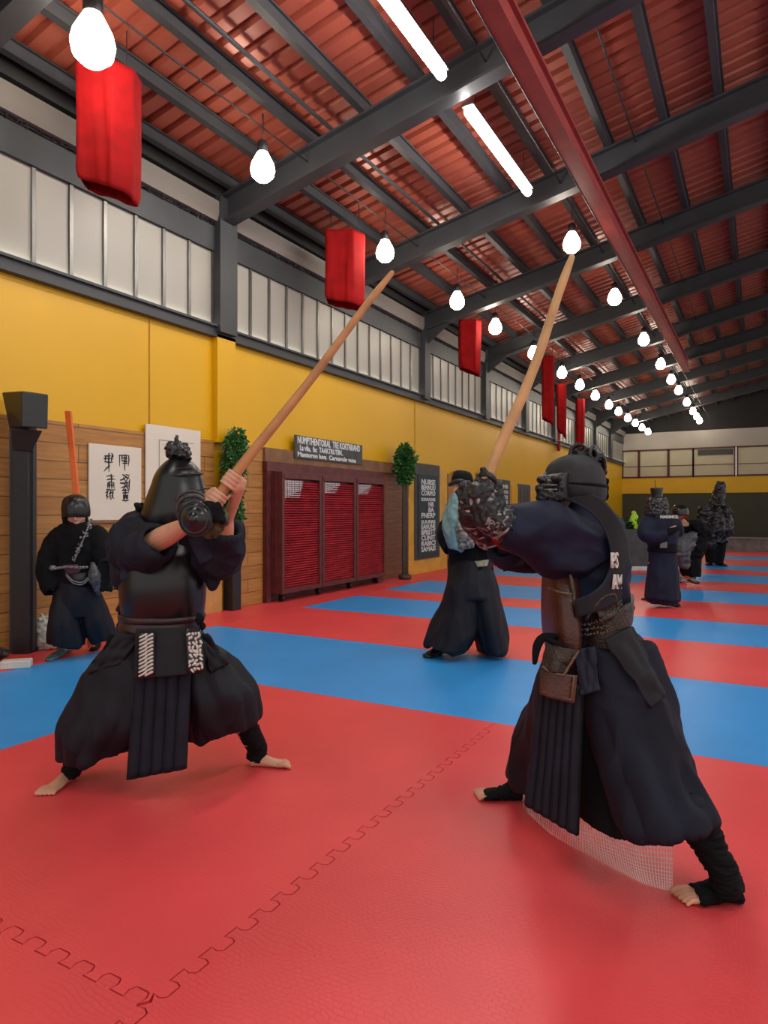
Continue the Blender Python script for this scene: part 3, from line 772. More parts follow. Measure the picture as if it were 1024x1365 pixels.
# calligraphy poster and white board
def poster(p0, p1, z0, z1, x, label, kind):
    a = wallf(p0, 640, x); b = wallf(p1, 640, x); r = empty('paper_poster' if kind else 'white_board', (x, (a.y + b.y) / 2, z0), label, 'poster')
    bm = NB(); box(bm, x, x + .02, a.y, b.y, z0, z1); obj('sheet', bm, PAPER, r, smooth=False, bevel=.003)
    bm = NB(); X = x + .022; rr = random.Random(5 + kind)
    def stroke(y0_, z0_, y1_, z1_, w=.012):
        p, q = Vector((X, y0_, z0_)), Vector((X, y1_, z1_)); m_ = (p + q) / 2 + Vector((0, rr.uniform(-.01, .01), rr.uniform(-.01, .01)))
        tubew(bm, [(p, w * .8), (m_, w), (q, w * .35)], n=6, sub=2)
    W_ = b.y - a.y
    if kind:
        def glyph(cy, cz, s, pat):
            for st in pat: stroke(cy + st[0] * s, cz + st[1] * s, cy + st[2] * s, cz + st[3] * s, .008 * rr.uniform(.7, 1.2))
        g1 = [(-.5, .7, .3, .75), (-.6, .4, .6, .45), (-.5, .1, .5, .1), (0, 1, 0, -.9), (-.4, .7, -.45, .15), (.4, .75, .35, .1), (.1, -.3, -.6, -.9), (.35, 1, .5, .6)]
        g2 = [(-.6, .9, -.6, -.4), (-.6, .9, -.2, .95), (-.2, .95, -.2, .2), (-.1, .9, .7, .95), (.7, .95, .65, -.3), (-.1, .6, .6, .6), (-.1, .3, .6, .3), (.1, .9, .1, 0), (.4, .9, .4, 0), (-.1, 0, .65, 0), (.2, 0, .2, -.9)]
        g3 = [(-.6, .8, .5, .8), (-.5, .4, .6, .5), (-.4, .1, .4, .1), (-.4, .1, -.4, -.6), (.4, .1, .45, -.6), (-.4, -.25, .4, -.25), (-.6, -.7, .6, -.7), (0, 1, 0, .1), (-.2, .1, -.2, -.6), (.1, .1, .1, -.6)]
        g4 = [(-.6, .3, .2, .7), (-.3, .9, .5, .5), (-.6, 0, .6, .2), (-.2, .6, .4, -.3), (.5, .7, .1, .1), (-.5, -.5, .5, -.3), (.3, 0, -.3, -.8), (.6, .4, .55, -.7), (.1, .9, .6, .9), (-.1, -.1, .5, -.9)]
        g5 = [(-.7, .4, -.2, .6), (-.45, .7, -.5, -.6), (-.6, 0, -.2, -.2), (.1, .6, .1, -.6), (-.1, .3, .6, .4), (.5, .6, .2, -.6), (.3, 0, .7, -.5)]
        cz = [.80, .50, .27]; cy = [.36, .64]
        H = z1 - z0
        glyph(a.y + W_ * cy[0], z0 + H * .76, .11, g1); glyph(a.y + W_ * cy[1], z0 + H * .77, .10, g2)
        glyph(a.y + W_ * .40, z0 + H * .49, .10, g3); glyph(a.y + W_ * .67, z0 + H * .50, .11, g4)
        glyph(a.y + W_ * .38, z0 + H * .33, .08, g5); glyph(a.y + W_ * .68, z0 + H * .33, .075, g3)
        obj('brushwork', bm, INK, r)
        bm = NB(); box(bm, x, x + .035, a.y, b.y + .1, z0 - .03, z0 - .002); obj('ledge', bm, mat('lintel_wood', (.2, .09, .04)), r, smooth=False)
    else:
        box(bm, X, X + .004, a.y + W_ * .22, a.y + W_ * .23, z0, z1 - .18); box(bm, X, X + .004, a.y + W_ * .22, b.y - W_ * .14, z1 - .18, z1 - .172)
        for i in range(4): box(bm, X, X + .003, a.y + W_ * .30, a.y + W_ * (.55 + .05 * (i % 2)), z1 - .23 - i * .03, z1 - .227 - i * .03)
        obj('printing', bm, mat('faint_ink', (.35, .33, .31), .8), r, smooth=False)
poster(117, 187, 1.27, 2.12, WX + .045, 'cream calligraphy poster with black brush characters on the plank wall', 1)
poster(193, 266, 1.52, 2.42, WX + .05, 'plain pale board behind the topknot of the left fighter', 0)

# orange pole leaning on wall
r0 = W(91, 548, 6.88); r1 = W(104, 680, 6.80); d = (r1 - r0).normalized(); base = r0 + d * ((r0.z) / -d.z)
bm = NB(); uu = RT; 
rings = []
for p in (r0, base):
    rings.append([p + RT * sx * .030 + FWD * sy * .02 for sx, sy in ((-1, -1), (1, -1), (1, 1), (-1, 1))])
vv = skin_rings(bm, rings); cap(bm, vv[0]); cap(bm, vv[-1])
o = obj('orange_pole', bm, ORANGE, smooth=False, bevel=.004); tag(o, 'tall flat orange pole standing behind the hooded figure', 'pole')

# speaker on a black post
pc = floor_pt(26, 872); r = empty('loudspeaker', (pc.x, pc.y, 0), 'boxy black loudspeaker on a thick black post at the left edge', 'speaker')
zz = F * CH / (872 - HZ)
def pbox(bm, x0, y0, x1, y1, z, dep, dd=0):
    a = W(x0, y1, z); b = W(x1, y0, z); u = (b - a).dot(RT); h = b.z - a.z
    M = frame(a, RT, FWD); 
    box(bm, 0, u, dd, dd + dep, 0, 0.0001 + h) if False else None
    vs = [bm.verts.new(a + RT * (u * i) + FWD * (dd + dep * j) + UP * (h * k)) for i in (0, 1) for j in (0, 1) for k in (0, 1)]
    for f in ((0, 1, 3, 2), (4, 6, 7, 5), (0, 4, 5, 1), (2, 3, 7, 6), (0, 2, 6, 4), (1, 5, 7, 3)): bm.faces.new([vs[i] for i in f])
    return bm
bm = NB(); pbox(bm, 15, 545, 38, 876, zz, .16); obj('post', bm, BLACKP, r, smooth=False, bevel=.008)
bm = NB(); pbox(bm, 10, 560, 15, 874, zz, .10, .03); pbox(bm, 38, 590, 40, 870, zz, .06, .06); obj('back_rail', bm, DKSTEEL, r, smooth=False)
def hexa(bm, c0, c1):
    A = [bm.verts.new(p) for p in c0]; B = [bm.verts.new(p) for p in c1]
    bm.faces.new(A); bm.faces.new(B[::-1]); n = len(A)
    for i in range(n): bm.faces.new((A[i], B[i], B[(i + 1) % n], A[(i + 1) % n]))
bm = NB(); hexa(bm, [W(3, 525, zz - .02), W(29, 521, zz - .22), W(65, 526, zz - .12), W(64, 571, zz - .12), W(29, 567, zz - .22), W(12, 569, zz - .02)][:0] or [W(2, 523, zz), W(29, 521, zz - .25), W(29, 569, zz - .25), W(12, 570, zz)], [W(40, 522, zz + .15), W(65, 526, zz - .1), W(64, 572, zz - .1), W(42, 570, zz + .15)])
cab = obj('speaker_box', bm, BLACKP, r, smooth=False, bevel=.012)
bm = NB(); hexa(bm, [W(15, 572, zz - .1), W(56, 574, zz - .1), W(42, 602, zz - .02), W(17, 600, zz - .02)], [W(16, 572, zz + .1), W(57, 574, zz + .1), W(43, 602, zz + .1), W(18, 600, zz + .1)]); obj('bracket', bm, BLACKP, r, smooth=False, bevel=.006)

# leafy pillar foliage
def foliage(bm, pts, n, rad, size, seed):
    rr = random.Random(seed)
    for i in range(n):
        k = rr.random() * (len(pts) - 1); i0 = int(k); t = k - i0
        p = lerp(pts[i0][0], pts[i0 + 1][0], t); R_ = lerp(pts[i0][1], pts[i0 + 1][1], t)
        d = Vector((rr.gauss(0, 1), rr.gauss(0, 1), rr.gauss(0, 1))).normalized()
        c = p + Vector((d.x, d.y, d.z)) * R_ * (rr.random() ** .4)
        ax = (d + Vector((rr.uniform(-.7, .7), rr.uniform(-.7, .7), rr.uniform(-.9, .5)))).normalized()
        sd = ax.orthogonal().normalized(); sd.rotate(Matrix.Rotation(rr.uniform(0, 6.28), 3, ax)); nn = ax.cross(sd)
        L_ = size * rr.uniform(.7, 1.3); w_ = L_ * .28
        a, b, m1_, m2_, mc = c, c + ax * L_, c + ax * L_ * .5 + sd * w_, c + ax * L_ * .5 - sd * w_, c + ax * L_ * .5 + nn * w_ * .3
        va, vb, v1, v2, vc = [bm.verts.new(q) for q in (a, b, m1_, m2_, mc)]
        bm.faces.new((va, v1, vc)); bm.faces.new((v1, vb, vc)); bm.faces.new((vb, v2, vc)); bm.faces.new((v2, va, vc))
    return bm
r = empty('hanging_greenery', wall_pt(312, 690, WX + .25), 'long bushy strand of dark greenery hanging on the yellow pilaster', 'plant')
ps = [(wall_pt(316, 580, WX + .28), .10), (wall_pt(313, 600, WX + .28), .17), (wall_pt(311, 640, WX + .28), .15), (wall_pt(309, 668, WX + .28), .12), (wall_pt(315, 690, WX + .28), .10)]
bm = foliage(NB(), ps, 2600, .1, .06, 1); obj('leaves', bm, LEAF, r, smooth=False)
bm = NB(); tubew(bm, [(p, .03) for p, q in ps] , n=8); obj('stem', bm, BARK, r)
pb = wall_pt(540, 766, WX + .33)
r = empty('potted_tree', (pb.x, pb.y, 0), 'slender dark pole topped with a bushy green crown beside the blackboard', 'plant')
bm = NB(); 
for dx in (-.07, 0, .07): tubew(bm, [(Vector((pb.x, pb.y + dx, .02)), .03), (Vector((pb.x, pb.y + dx, 1.5)), .028), (Vector((pb.x, pb.y + dx * .5, 2.1)), .025)], n=8)
obj('trunk', bm, BARK, r)
bm = NB(); lathe(bm, Vector((pb.x, pb.y, 0)), UP, [(.11, 0), (.13, .02), (.13, .08), (.08, .10)], 16); obj('foot', bm, BARK, r)
cps = [(Vector((pb.x, pb.y, 1.95)), .10), (Vector((pb.x, pb.y, 2.15)), .17), (Vector((pb.x, pb.y, 2.4)), .20), (Vector((pb.x, pb.y, 2.55)), .12)]
bm = foliage(NB(), cps, 1500, .1, .09, 2); obj('leaves', bm, LEAF, r, smooth=False)

# odds and ends at the wall foot
bp = floor_pt(60, 864)
bm = NB(); blob(bm, bp + UP * .15, (.13, .12, .17), lump=.5, ls=9, seed=2, n=28); blob(bm, bp + UP * .09 + RT * .04, (.12, .13, .10), lump=.5, ls=12, seed=4, n=28)
me = fuse(bm, .012, 1, folds(.018, 16, (1, 1, 1)))
for v in me.vertices: v.co.z = max(v.co.z, .002)
o = obj('plastic_sack', me, mat('white_sack', (.48, .48, .42), .4, var=.2, vs=20)); tag(o, 'crumpled whitish sack slumped between black post and hooded figure', 'bag')
bp = floor_pt(22, 890); bm = NB(); M = Matrix.Translation(bp) @ Matrix.Rotation(YAW + .3, 4, 'Z'); box(bm, -.12, .12, -.06, .06, 0, .07, M)
o = obj('white_box', bm, WHITEC, smooth=False, bevel=.01); tag(o, 'small white box on the red border at the left edge', 'box')
bp = floor_pt(-5, 880); bm = NB(); blob(bm, bp + UP * .06, (.11, .07, .06), lump=.4, n=20); me = fuse(bm, .01, 2); o = obj('black_shoe', me, BLACKP); tag(o, 'black bundled object cut by the left edge of photo', 'shoe')

# display stand with a lime figurine at the far end
zt = 15.5; a = W(826, 735, zt); 
r = empty('display_stand', W(848, 732, zt) * 1, 'dark grey draped stand carrying greenery near the far end', 'table')
r.location.z = 0; WL[r] = Vector(r.location)
c = Vector(r.location)
bm = NB()
def stf(u, v): return None
M = frame(c, RT, FWD); h = W(0, 705, zt).z
box(bm, -.42, .85, -.25, .25, .10, h, M); obj('drape', bm, mat('drape_grey', (.055, .06, .068), .6, var=.3, vs=6), r, smooth=False, bevel=.03)
bm = NB(); box(bm, -.46, .9, -.3, .3, 0, .10, M); obj('plinth', bm, mat('white_base', (.55, .62, .64), .5), r, smooth=False, bevel=.01)
bm = foliage(NB(), [(c + UP * (h + .05) - RT * .35, .12), (c + UP * (h + .08) - RT * .1, .14), (c + UP * (h + .06) + RT * .3, .12)], 500, .1, .1, 6)
o = obj('dark_greenery', bm, mat('dark_leaf', (.012, .05, .015), .5, var=.6, vs=25), smooth=False); tag(o, 'dark low greenery spread on top of the far grey stand', 'plant')
bm = NB(); fz = 0
def fp(px, py): return W(px, py, zt - .05)
for px, py, rr_ in ((845, 684, .06), (846, 690, .085), (844, 696, .10), (847, 702, .085), (843, 692, .06)): blob(bm, fp(px, py), rr_, n=12, lump=.3, seed=px)
me = fuse(bm, .02, 2); o = obj('lime_figurine', me, LIME); tag(o, 'bright lime green standing figurine on the far grey stand', 'figurine')
bm = NB(); blob(bm, fp(861, 718), .07, n=12, lump=.4); me = fuse(bm, .015, 2); o = obj('lime_ornament', me, LIME); tag(o, 'small yellow green ornament low beside the long navy coat', 'ornament')

# ------------------------------------------------------------------ people
def head(bm, c, face, up, s=1.0):
    """head about .23 m high; face: direction looked at"""
    f = face.normalized(); sd = up.cross(f).normalized(); u = f.cross(sd).normalized()
    A = Matrix((sd, f, u)).transposed()
    def B(x, y, z, r): blob(bm, c + (sd * x + f * y + u * z) * s, tuple(k * s for k in r) if hasattr(r, '__len__') else r * s, M=A, n=18)
    B(0, -.01, .03, (.075, .095, .085)); B(0, .02, -.03, (.062, .075, .085)); B(0, .055, -.085, (.035, .035, .028))
    B(0, .100, -.012, (.013, .018, .026)); B(0, .094, .012, (.010, .012, .024))
    B(0, .088, -.055, (.024, .012, .008)); B(0, .086, -.067, (.021, .012, .007))
    for k in (-1, 1):
        B(.03 * k, .082, .018, (.015, .010, .009)); B(.03 * k, .082, .035, (.022, .012, .007)); B(.076 * k, -.005, -.005, (.010, .020, .032)); B(.045 * k, .055, -.03, (.025, .025, .022))
def foot(bm, heel, toe, ank, s=1.0, toes=True, cut=2.0, fat=0, h=.0):
    """bare foot on the floor; heel/toe floor points, ank = ankle centre. cut<1 ends before the toes"""
    d = toe - heel; d.z = 0; L = d.length; d = d.normalized(); sd = d.cross(UP); z0 = heel.z * 0
    prof = [(.02, .030, .045), (.10, .034, .060), (.25, .032, .075), (.40, .034, .060), (.55, .040, .046), (.70, .046, .036), (.82, .044, .026)]
    if not toes and cut > 1: prof += [(.93, .040, .024), (1.02, .028, .018), (1.06, .012, .010)]
    rings = []
    for t, w, hh in prof:
        if t > cut: break
        c = heel + d * L * t; c.z = 0
        w = (w + fat) * s; hh = (hh + fat) * s
        ring = []
        for i in range(18):
            th = 2 * math.pi * i / 18; x = math.cos(th) * w; z = hh / 2 + math.sin(th) * hh / 2
            if math.sin(th) > 0: x *= 1 - .35 * math.sin(th)
            ring.append(Vector((c.x, c.y, 0)) + sd * x + UP * max(z, .002))
        rings.append(ring)
    vv = skin_rings(bm, rings); cap(bm, vv[0]); cap(bm, vv[-1])
    hp = heel + d * L * .16; hp.z = .05 * s
    tubew(bm, [(ank, .036 * s + fat), (lerp(ank, hp, .5), .036 * s + fat), (hp, .036 * s + fat)], n=14)
    if toes:
        for i in range(5):
            x = (.034 - i * .0175) * s; ln = [.185, .17, .15, .125, .10][i]; r_ = [.0125, .0095, .009, .0085, .008][i] * s
            a = heel + d * L * .74 + sd * x; b = heel + d * L * (.82 + ln * .95) + sd * x * 1.12
            a.z = .020 * s; b.z = r_
            tubew(bm, [(a, r_ * 1.1), (lerp(a, b, .5) + UP * .006 * s, r_), (b, r_)], n=8, sub=2)
def grip(bm, P, A, back, wrist, s=1.0, rs=.022, flip=1):
    """hand closed on a rod through P along A (towards little finger -> index); back: direction from rod to palm"""
    A = A.normalized(); b = (back - A * back.dot(A)).normalized(); t = A.cross(b)
    rr_ = rs + .010 * s
    M = Matrix((t, b, A)).transposed()
    pc_ = P + b * (rr_ + .012 * s) - t * flip * .012
    blob(bm, pc_, (.030 * s, .018 * s, .044 * s), M=M, n=14)
    for i in range(4):
        o = (i - 1.5) * .0205 * s; r_ = [.0078, .0088, .009, .0088][i] * s; pts = []
        span = [4.0, 4.3, 4.4, 4.2][i]
        for k in range(7):
            th = math.pi / 2 - .1 + (k / 6) * span * flip * -1
            pts.append((P + A * o + (b * math.sin(th) + t * math.cos(th)) * rr_ * (1.12 if k in (1, 3) else 1.0), r_ * (1 - .05 * k / 6)))
        tubew(bm, pts, n=8, sub=2)
    pts = []
    for k in range(5):
        th = math.pi / 2 + .2 + (k / 4) * 2.3 * flip
        pts.append((P + A * (.02 + .028 * k / 4) * s + (b * math.sin(th) + t * math.cos(th)) * rr_ * (1.25 - .2 * k / 4), (.0115 - .0015 * k / 4) * s))
    tubew(bm, pts, n=8, sub=2)
    tubew(bm, [(wrist, .027 * s), (lerp(wrist, pc_, .5), .026 * s), (pc_, .026 * s)], n=12)
def person(loc, label): return empty('person', loc, label, 'person', )

# ================= left fighter =================
Z = 3.5
P = lambda x, y, d=0: W(x, y, Z + d)
ra = person(Vector((P(215, 1040).x, P(215, 1040).y, 0)), 'person in black bullet-shaped helmet and round breastplate, low stance, raising the left staff')
# staff (own thing)
sA0, sA1 = P(281, 676, -.40), P(523, 364, -.22)
def staff(name, a, b, r0_, r1_, label, bend=0, m=None):
    bm = NB(); n = 14; pts = []; side = (b - a).normalized().cross(FWD).normalized()
    for i in range(n + 1):
        t = i / n; p = lerp(a, b, t) + side * bend * math.sin(math.pi * t) + side * .004 * math.sin(9 * t)
        rr_ = lerp(r0_, r1_, t) * (1 + .07 * noise.noise(Vector((t * 9, 3, 1))))
        if i == n: rr_ *= .75
        pts.append((p, rr_))
    tubew(bm, pts, n=16, sub=3); o = obj(name, bm, m or STAFF); tag(o, label, 'staff', ); return o
staff('wooden_staff', sA0, sA1, .026, .016, 'long reddish wooden staff raised by the left fighter')
ax = (sA1 - sA0).normalized()
bm = NB()
head(bm, P(242, 662, -.02), (-FWD * .75 + RT * .65), UP)
tubew(bm, [(P(232, 690), .06), (P(225, 720), .07)], n=14)
sec(bm, Z, [(180, 720, 258, 716, 0, .10), (178, 770, 262, 770, 0, .13), (182, 820, 256, 820, 0, .12), (175, 860, 266, 860, 0, .13)], n=24)
tube(bm, Z, [(195, 722, 0, .055), (186, 735, -.13, .052), (200, 726, -.2, .046)], n=14)
el = P(203, 724, -.20); wr = P(262, 693, -.36)
tubew(bm, [(el, .056), (lerp(el, wr, .35), .053), (lerp(el, wr, .75), .038), (wr, .030)], n=16)
gp1 = sA0 + ax * .045; gp2 = sA0 + ax * .155
grip(bm, gp1, ax, Vector((-1, -.2, -.2)) * 1.0 - RT, wr, s=1.0, rs=.025)
wr2 = P(303, 694, -.24)
tube(bm, Z, [(258, 720, .03, .055), (288, 752, -.05, .05), (296, 748, -.10, .045), (302, 710, -.2, .036), (303, 692, -.24, .030)], n=14)
grip(bm, gp2, ax, RT * .9 - UP * .4 - FWD * .1, wr2, s=1.0, rs=.025, flip=-1)
hipL, hipR = P(195, 868), P(250, 865)
fl_h, fl_t = floor_pt(100, 1036), floor_pt(58, 1062)
fr_h, fr_t = floor_pt(334, 1021), floor_pt(388, 1022)
anL = W(95, 1026, 3.46); anR = W(343, 1002, 3.68)
tubew(bm, [(hipL, .10), (P(130, 945, -.05), .07), (P(108, 985, -.02), .055), (anL, .036)], n=16)
tubew(bm, [(hipR, .10), (P(303, 922, .02), .07), (P(322, 965, .1), .05), (anR, .036)], n=16)
foot(bm, fl_h, fl_t, anL); foot(bm, fr_h, fr_t, anR)
obj('body', fuse(bm, .0045, 2), SKINP, ra)
# leggings
bm = NB(); tubew(bm, [(P(112, 985, -.02), .062), (lerp(P(112, 985, -.02), anL, .6), .052), (anL - UP * .01, .045), (anL - UP * .035, .043)], n=18, round1=False); obj('legging', fuse(bm, .006, 1, folds(.006, 22, (1, 1, 3))), BLACKC, ra)
bm = NB(); tubew(bm, [(P(322, 945, .08), .066), (P(332, 975, .12), .056), (anR + UP * .02, .052), (anR - UP * .045 - RT * .01, .052)], n=18, round1=False); obj('legging', fuse(bm, .006, 1, folds(.005, 22, (1, 1, 3))), BLACKC, ra)
# hakama
def pleat(k, a0, a1, ph=0): return lambda th, t: lerp(a0, a1, t) * (abs(math.sin(k * th / 2 + ph)) - .6)
bm = NB()
sec(bm, Z, [(162, 832, 268, 830, 0, .15), (158, 860, 280, 856, 0, .17), (150, 900, 300, 895, 0, .18), (165, 935, 290, 930, 0, .13)], n=48)
sec(bm, Z, [(160, 850, 222, 850, 0, .14), (128, 885, 228, 900, -.03, .18), (100, 930, 222, 945, -.05, .21), (89, 955, 208, 970, -.05, .22), (87, 980, 192, 986, -.04, .21), (87, 1002, 182, 996, -.03, .21)], n=64, fold=pleat(11, .03, .12), cup1=.06)
sec(bm, Z, [(212, 850, 275, 848, 0, .14), (215, 888, 304, 880, .02, .18), (228, 930, 336, 915, .04, .21), (240, 955, 342, 938, .06, .21), (247, 972, 344, 950, .07, .20), (252, 980, 343, 958, .07, .19)], n=64, fold=pleat(11, .03, .12, .4), cup1=.06)
obj('hakama', fuse(bm, .007, 2, folds(.026, 4.5, (1, 1, .35))), HAK, ra)
# long pleated apron panel, waist panel, flaps
bm = NB(); panel(bm, Z, [(181, 895, -.20), (254, 893, -.20), (248, 1024, -.27), (170, 1039, -.27)], .012, ribs=5, amp=.022, wav=.01, nu=100); obj('long_apron', bm, INKN, ra)
bm = NB(); panel(bm, Z, [(160, 842, -.17), (190, 848, -.19), (160, 885, -.20), (117, 897, -.16)], .014, bulge=.015, wav=.03); obj('waist_flap', bm, FLAP, ra)
bm = NB(); panel(bm, Z, [(148, 846, -.10), (158, 850, -.14), (128, 893, -.10), (118, 899, -.04)], .02, wav=.02); obj('waist_flap', bm, BLACKC, ra)
bm = NB(); panel(bm, Z, [(262, 842, -.17), (276, 846, -.12), (305, 885, -.08), (282, 896, -.16)], .012, wav=.02); obj('waist_flap', bm, HAK, ra)
bm = NB(); panel(bm, Z, [(182, 838, -.21), (266, 836, -.20), (271, 897, -.24), (180, 905, -.25)], .028, bulge=.02, nu=40)
wp = obj('waist_panel', bm, FLAP, ra, bevel=.006)
def q4(c, u, v): 
    q = [P(*k) for k in c]; return lerp(lerp(q[0], q[1], u), lerp(q[3], q[2], u), v)
bm = NB(); rr = random.Random(2)
for k, cc in enumerate(([(186, 845, -.255), (204, 845, -.26), (204, 900, -.285), (185, 902, -.28)], [(249, 841, -.26), (267, 841, -.25), (272, 892, -.27), (252, 896, -.28)])):
    n = 11 if k == 0 else 9; bm = NB()
    for i in range(n):
        v = (i + .5) / n
        if k == 0:
            for u in (.28, .72):
                a = q4(cc, u - .25, v + .035); b = q4(cc, u + .22, v - .035); tubew(bm, [(a, .0045), (b, .006)], n=6, sub=2)
        else:
            for j in range(4):
                a = q4(cc, .13 + j * .25 + rr.uniform(-.06, .06), v + rr.uniform(-.02, .02)); b = a + RT * rr.uniform(-.012, .012) - UP * rr.uniform(.004, .012); tubew(bm, [(a, .0065), (b, .005)], n=6, sub=2)
    obj('beadwork', bm, WHITEC, wp, label='white patterned strip')
for cc in ([(184, 842, -.25), (206, 842, -.255), (206, 903, -.28), (183, 905, -.275)], [(247, 838, -.255), (268, 838, -.245), (274, 895, -.265), (250, 899, -.275)]):
    bm = NB(); panel(bm, Z, cc, .006, nu=6, nv=6); obj('edge_band', bm, LACQ2, wp)
# breastplate
bm = NB(); sec(bm, Z, [(178, 712, 256, 708, -.01, .10), (167, 735, 269, 735, -.02, .15), (162, 765, 273, 765, -.03, .185), (162, 795, 273, 795, -.03, .185), (165, 822, 270, 823, -.02, .165), (168, 828, 267, 829, -.02, .155)], n=56, e=.92, sub=6)
do = obj('breastplate', bm, LACQ, ra)
bm = NB(); sec(bm, Z, [(161, 817, 272, 818, -.02, .172), (160, 821, 273, 822, -.02, .176), (162, 825, 271, 826, -.02, .172)], n=56, e=.92); obj('rim', bm, MAROON, do)
bm = NB(); sec(bm, Z, [(164, 824, 270, 825, -.02, .165), (161, 834, 269, 835, -.02, .178), (164, 845, 267, 846, -.02, .172)], n=56, e=.92); be = obj('belt', bm, MAROON, ra)
bm = NB(); bl(bm, Z, 266, 825, -.14, (.022, .02, .03), lump=.6); bl(bm, Z, 270, 835, -.12, (.016, .02, .02), lump=.6, seed=3); bl(bm, Z, 161, 822, -.06, (.014, .03, .03), lump=.4); obj('knot', fuse(bm, .005, 1), BLACKC, be)
# jacket
bm = NB()
sec(bm, Z, [(200, 694, 262, 692, .02, .09), (178, 708, 268, 706, .02, .13), (168, 735, 270, 735, .03, .15), (164, 790, 270, 790, .04, .16), (166, 828, 268, 828, .04, .14)], n=40)
tube(bm, Z, [(205, 712, .02, .10), (186, 716, -.04, .118), (182, 728, -.12, .122), (196, 730, -.20, .108), (212, 722, -.25, .085)], n=28, cup1=.07)
tube(bm, Z, [(184, 735, -.05, .11), (176, 762, -.05, .098), (174, 776, -.04, .075)], n=22)
tube(bm, Z, [(250, 712, .03, .10), (270, 732, .0, .12), (286, 742, -.04, .118), (297, 730, -.10, .098), (302, 706, -.18, .070)], n=28, cup1=.06)
panel(bm, Z, [(264, 722, -.04), (318, 700, -.06), (321, 718, -.05), (286, 782, -.03)], .09, nu=14, nv=14)
obj('jacket', fuse(bm, .006, 3, folds(.024, 6, (1, 1, .8))), INKN, ra)
bm = NB(); panel(bm, Z, [(245, 706, -.235), (262, 700, -.235), (286, 742, -.17), (268, 752, -.19)], .014, bulge=.02, wav=.01); obj('lapel', bm, NAVYL, ra)
bm = NB(); panel(bm, Z, [(158, 742, -.15), (176, 740, -.20), (200, 783, -.17), (152, 786, -.09)], .012, wav=.04, bulge=.02); obj('sleeve_hem', bm, NAVYL, ra)
# helmet
bm = NB(); sec(bm, Z, [(232, 610, 243, 610, -.04, .02), (223, 614, 254, 614, -.04, .06), (213, 624, 264, 624, -.04, .095), (207, 634, 269, 633, -.04, .115), (203, 646, 272, 645, -.04, .125), (197, 662, 277, 660, -.04, .14), (190, 682, 283, 678, -.04, .155), (187, 696, 284, 692, -.03, .155), (190, 706, 280, 702, -.03, .14)], n=56, sub=5)
he = obj('helmet', bm, LACQ, ra)
bm = NB()
def band(bm, Z0, y0_, y1_, xl, xr, dz, rz, th=.006, n=40, a0=0, a1=6.2832, cx=None, tilt=0):
    """thin raised line around a helmet"""
    pts = []
    for i in range(n + 1):
        a = lerp(a0, a1, i / n); x = (xl + xr) / 2 + (xr - xl) / 2 * math.cos(a); pts.append((W(x, lerp(y0_, y1_, (math.cos(a) + 1) / 2) + tilt * math.sin(a), Z0 + dz + rz * math.sin(a)), th))
    tubew(bm, pts, n=8, sub=1)
band(bm, Z, 636, 631, 206, 271, -.04, .118, .005); band(bm, Z, 626, 623, 212, 266, -.04, .098, .003, a0=3.9, a1=5.4)
obj('ridge', bm, LACQ2, he)
bm = NB(); band(bm, Z, 668, 652, 232, 281, -.16, .06, .0035, a0=3.4, a1=5.9, tilt=4); band(bm, Z, 676, 660, 236, 282, -.16, .07, .003, a0=3.4, a1=5.7, tilt=5); obj('brow_line', bm, GUN, he)
bm = NB(); bl(bm, Z, 237, 602, -.04, (.055, .05, .045), lump=.5, ls=12, n=24); bl(bm, Z, 246, 607, -.06, (.03, .04, .028), lump=.5, seed=4); bl(bm, Z, 229, 600, -.06, (.03, .04, .04), lump=.5, seed=9)
lathe(bm, P(236, 594, -.04), UP + RT * .02, [(.020, 0), (.012, .022), (.005, .045), (.001, .06)], 12)
obj('topknot', fuse(bm, .005, 1, folds(.008, 40, (1, 1, 1))), LACQ2, he)
bm = NB(); rr = random.Random(4)
for i in range(7): ringtube(bm, P(186 + rr.uniform(-4, 6), 684 + rr.uniform(-9, 9), -.02 + rr.uniform(-.04, .02)), Vector((rr.uniform(-1, 1), rr.uniform(-1, 1), rr.uniform(-1, 1))), .022, .009, n=10)
obj('neck_cord', fuse(bm, .005, 1), BLACKC, he)
# gauntlets
gc = P(261, 692, -.46); gax = (-FWD + RT * -.15 + UP * -.05)
bm = NB(); lathe(bm, gc, gax, [(.068, -.06), (.076, -.045), (.079, -.01), (.079, .0), (.075, .006), (.072, .004), (.068, .012), (.061, .018), (.058, .014), (.054, .022), (.038, .030), (.022, .034), (.020, .044), (.012, .050), (0, .051)], 40)
g = obj('gauntlet', bm, LACQ2, ra)
bm = NB(); ringtube(bm, gc + gax.normalized() * .004, gax, .077, .0035, n=40); ringtube(bm, gc + gax.normalized() * .018, gax, .052, .003, n=32); lathe(bm, gc, gax, [(.008, .048), (.010, .054), (.004, .060)], 12); obj('rim', bm, GUN, g)
bm = NB(); ringtube(bm, P(258, 682, -.40), -FWD - UP * .3, .076, .010, n=36); ringtube(bm, P(257, 677, -.37), -FWD - UP * .3, .080, .005, n=36); obj('cuff', bm, mat('grey_cuff', (.05, .045, .045), .35, var=.6, vs=60), g)
bm = NB(); bl(bm, Z, 280, 679, -.44, (.048, .035, .034), lump=.3); bl(bm, Z, 288, 686, -.44, (.036, .035, .032), lump=.3, seed=3); bl(bm, Z, 291, 677, -.45, (.022, .02, .024), seed=3); bl(bm, Z, 275, 690, -.44, (.036, .035, .032), lump=.3, seed=3)
tube(bm, Z, [(284, 684, -.455, .018), (294, 690, -.455, .014), (297, 697, -.44, .012)], n=10)
obj('glove', fuse(bm, .005, 2, folds(.006, 30, (1, 1, 1))), BLACKC, ra)
